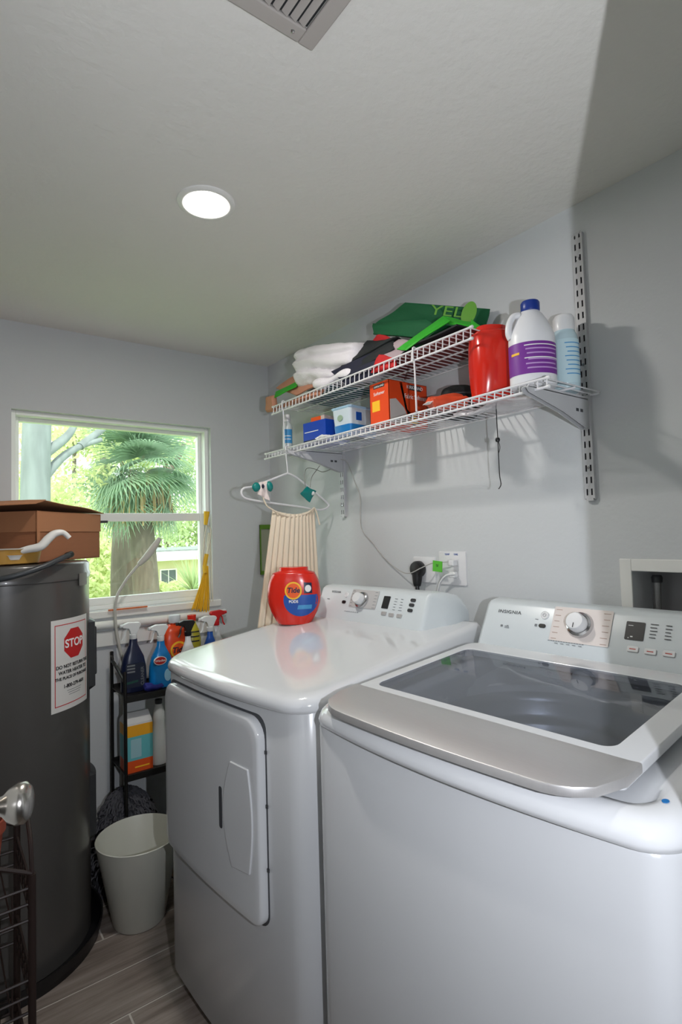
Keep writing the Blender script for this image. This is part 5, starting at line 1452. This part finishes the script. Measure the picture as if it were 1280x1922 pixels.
for i in range(66):
    el = math.radians(rnd.uniform(-65, 70)); az = rnd.uniform(0, 2*PI)
    L = rnd.uniform(.42, .62); st = rnd.uniform(.12, .5)
    d = Vector((math.cos(el)*math.cos(az), math.cos(el)*math.sin(az), math.sin(el)))
    if base_fr is None:
        base_fr = O('frond', fan_frond(rnd, 1.0), M_LP, t, sharp=3); o = base_fr
    else:
        o = base_fr.copy(); COL.objects.link(o); o.parent = t
    o.location = Vector((0, 0, cr_))+d*st; o.rotation_euler = (rnd.uniform(-.5, .5), -el*.8, az); o.scale = (L, L, L)
bm = bm_new(); rnd = random.Random(8)
for i in range(160):
    a = rnd.random()*2*PI; r0 = rnd.uniform(.12, .38); p = Vector((r0*math.cos(a), r0*math.sin(a), cr_-.15-rnd.random()*.25))
    tube(bm, [p, p+Vector((.03*math.cos(a), .03*math.sin(a), -.35))], .010, 3, smooth=False)
O('dead_frond_skirt', bm, mat('dry_frond', srgb(170, 150, 112), .9), t)
# second trunk behind the palm, lower window
tree('leaning_oak', 'grey brown oak trunk rising behind the palm', ((2.284, 8.6, 0.619)[0], 8.6, GZ), 4, .19,
     [((3.507, 9.5, 3.119), .6, .6), ((3.887, 9.5, 2.076), .5, .4), ((2.324, 9.5, 1.784), .35, .25), ((3.564, 10, 1.415), .4, .3)], M_L2, M_BARKD, 2, n=700, size=.055,
     branches=[(.10, (2.372, 8.6, 1.739), (2.108, 8.6, 2.217), (2.073, 8.6, 2.535)), (.07, (2.492, 8.6, 1.903), (3.08, 8.6, 2.423), (3.306, 8.6, 2.827))], trunk_top=(2.416, 8.6, 2.228))
# far greenery, each crown its own tree
far = [((40, 930), 13, 1.0, M_L1), ((110, 960), 15, 1.2, M_L1), ((175, 930), 16, .9, M_L2), ((230, 830), 15, .8, M_L1), ((310, 850), 15, 1.1, M_L2), ((370, 820), 16, 1.0, M_L1), ((200, 1010), 13, .9, M_L1), ((375, 960), 14, 1.0, M_L2), ((300, 960), 17, 1.2, M_L1), ((140, 810), 17, .7, M_L1)]
FARPOS = [(1.51, 13.0, 2.287), (2.546, 15.0, 2.055), (3.573, 16.0, 2.544), (4.087, 15.0, 3.901), (5.227, 15.0, 3.691), (6.577, 16.0, 4.411), (3.176, 13.0, 1.358), (5.795, 14.0, 2.01), (5.732, 17.0, 2.158), (3.308, 17.0, 4.452)]
FARLAB = ['sunlit pale green tree at the far left of the window view', 'sunlit yellow green tree just above the cardboard box', 'mid green tree left of the palm crown', 'pale green treetop above the palm crown', 'mid green treetop behind the right half of the palm', 'bright treetop in the upper right window corner', 'pale green low tree left of the leaning trunk', 'mid green tree at the right window edge', 'pale green tree standing behind the cream house', 'small sunlit treetop high at the left of the palm']
BUSHES = [((2.193, 9.5, 0.745), .4), ((2.236, 9.5, 1.088), .35), ((2.737, 9.5, 0.37), .3), ((3.093, 9.5, 0.392), .28), ((3.466, 9.5, 0.332), .28), ((3.053, 9.8, 0.533), .2), ((3.806, 9.5, 0.254), .3), ((2.32, 9.2, 0.329), .4), ((3.171, 9.2, 0.201), .4), ((1.929, 9.2, 0.612), .35)]
SPK = (3.384, 8.5, 0.665)
for i, ((px, py), y, rad, m) in enumerate(far):
    p = FARPOS[i]; p = (p[0]*1.6, p[1]*1.6, 1.31+(p[2]-1.31)*1.6); y = p[1]; rad *= 1.6
    tree('leafy_tree', FARLAB[i], (p[0], y, GZ), 2, .10, [(p, rad, .8), ((p[0]+rad*.6, y+.3, p[2]-rad*.5), rad*.7, .5), ((p[0]-rad*.5, y+.2, p[2]-rad*.6), rad*.6, .4)], m, M_BARKD, 20+i, n=900, size=.12, trunk_top=(p[0], y, p[2]))
# bushes below
t = T('garden_shrub', 'row of pale green shrubs below the neighbouring house windows', 'shrub', (3.4, 9.5, GZ))
rnd = random.Random(31); bm = bm_new()
for (p, rad) in BUSHES: leaves(bm, Vector(p)-Vector((3.4, 9.5, GZ)), rad, 420, .06, rnd)
O('foliage', bm, M_L1, t, sharp=3)
bm = bm_new()
for i in range(9): tube(bm, [(-1+i*.3, 0, 0), (-1+i*.3+.05, 0, 1.2)], .02, 5, smooth=False)
O('stems', bm, M_BARKD, t)
t = T('spiky_shrub', 'spiky fan leaved shrub at the lower right of the window view', 'shrub', (SPK[0], 8.5, GZ))
rnd = random.Random(12); bm = bm_new()
for i in range(90):
    az = rnd.uniform(0, 2*PI); el = rnd.uniform(.05, 1.4); L = rnd.uniform(.45, .75)
    d = Vector((math.cos(el)*math.cos(az), math.cos(el)*math.sin(az), math.sin(el))); s = d.cross(Vector((0, 0, 1))).normalized()*.018
    c = Vector((0, 0, SPK[2]-GZ-.2)); v0 = bm.verts.new(c+s); v1 = bm.verts.new(c-s); v2 = bm.verts.new(c+d*L)
    bm.faces.new((v0, v1, v2))
O('foliage', bm, M_L2, t, sharp=3)
bm = bm_new(); tube(bm, [(0, 0, 0), (0, 0, SPK[2]-GZ-.15)], .05, 8, smooth=False); O('stem', bm, M_BARKD, t)
# neighbouring house
t = T('house', 'cream single storey house with flat pale roof beyond the shrubs', 'house', (4.0, 14, GZ))
M_HW = mat('cream_stucco', srgb(214, 204, 168), .8)
bm = bm_new(); box(bm, -2.2, 3.5, 0, 4, 0, 2.35); O('wall', bm, M_HW, t)
bm = bm_new(); box(bm, -2.6, 4.0, -.5, 4.4, 2.35, 2.58); O('roof', bm, mat('pale_roof', srgb(226, 224, 216), .7), t, bev=.02)
bm = bm_new(); box(bm, -2.55, 3.9, -.45, 4.3, 2.58, 2.62); O('roof_edge', bm, M_BARK, t)
for (x0, x1, z0, z1) in ((.72, 1.10, 1.68, 2.10), (.18, .40, 1.78, 2.15), (-.05, .10, 1.78, 2.15)):
    bm = bm_new(); box(bm, x0, x1, -.03, .02, z0, z1); w_ = O('window', bm, mat('house_glass', srgb(70, 84, 84), .15), t)
    bm = bm_new(); ring_frame(bm, x0-.03, x1+.03, z0-.03, z1+.03, .03, -.05, .0); box(bm, (x0+x1)/2-.01, (x0+x1)/2+.01, -.045, -.03, z0, z1); O('window_frame', bm, M_TRIM, w_)

# ---------------------------------------------------------------- groups of repeats
GROUPS = {'wire_shelf': 'wire shelves on the right wall', 'slotted_standard': 'slotted wall standards', 'shelf_bracket': 'brackets under the lower shelf',
          'support_rod': 'rods joining the two wire shelves', 'spray_bottle': 'spray bottles on the cart top', 'leafy_tree': 'leafy trees beyond the neighbouring house',
          'wall_outlet': 'outlet plates on the right wall', 'hair_bow': 'hair bows on the hanger', 'detergent_tub': 'red laundry pod tubs'}
for o in bpy.data.objects:
    k = o.name.split('.')[0]
    if o.parent is None and k in GROUPS: o['group'] = GROUPS[k]
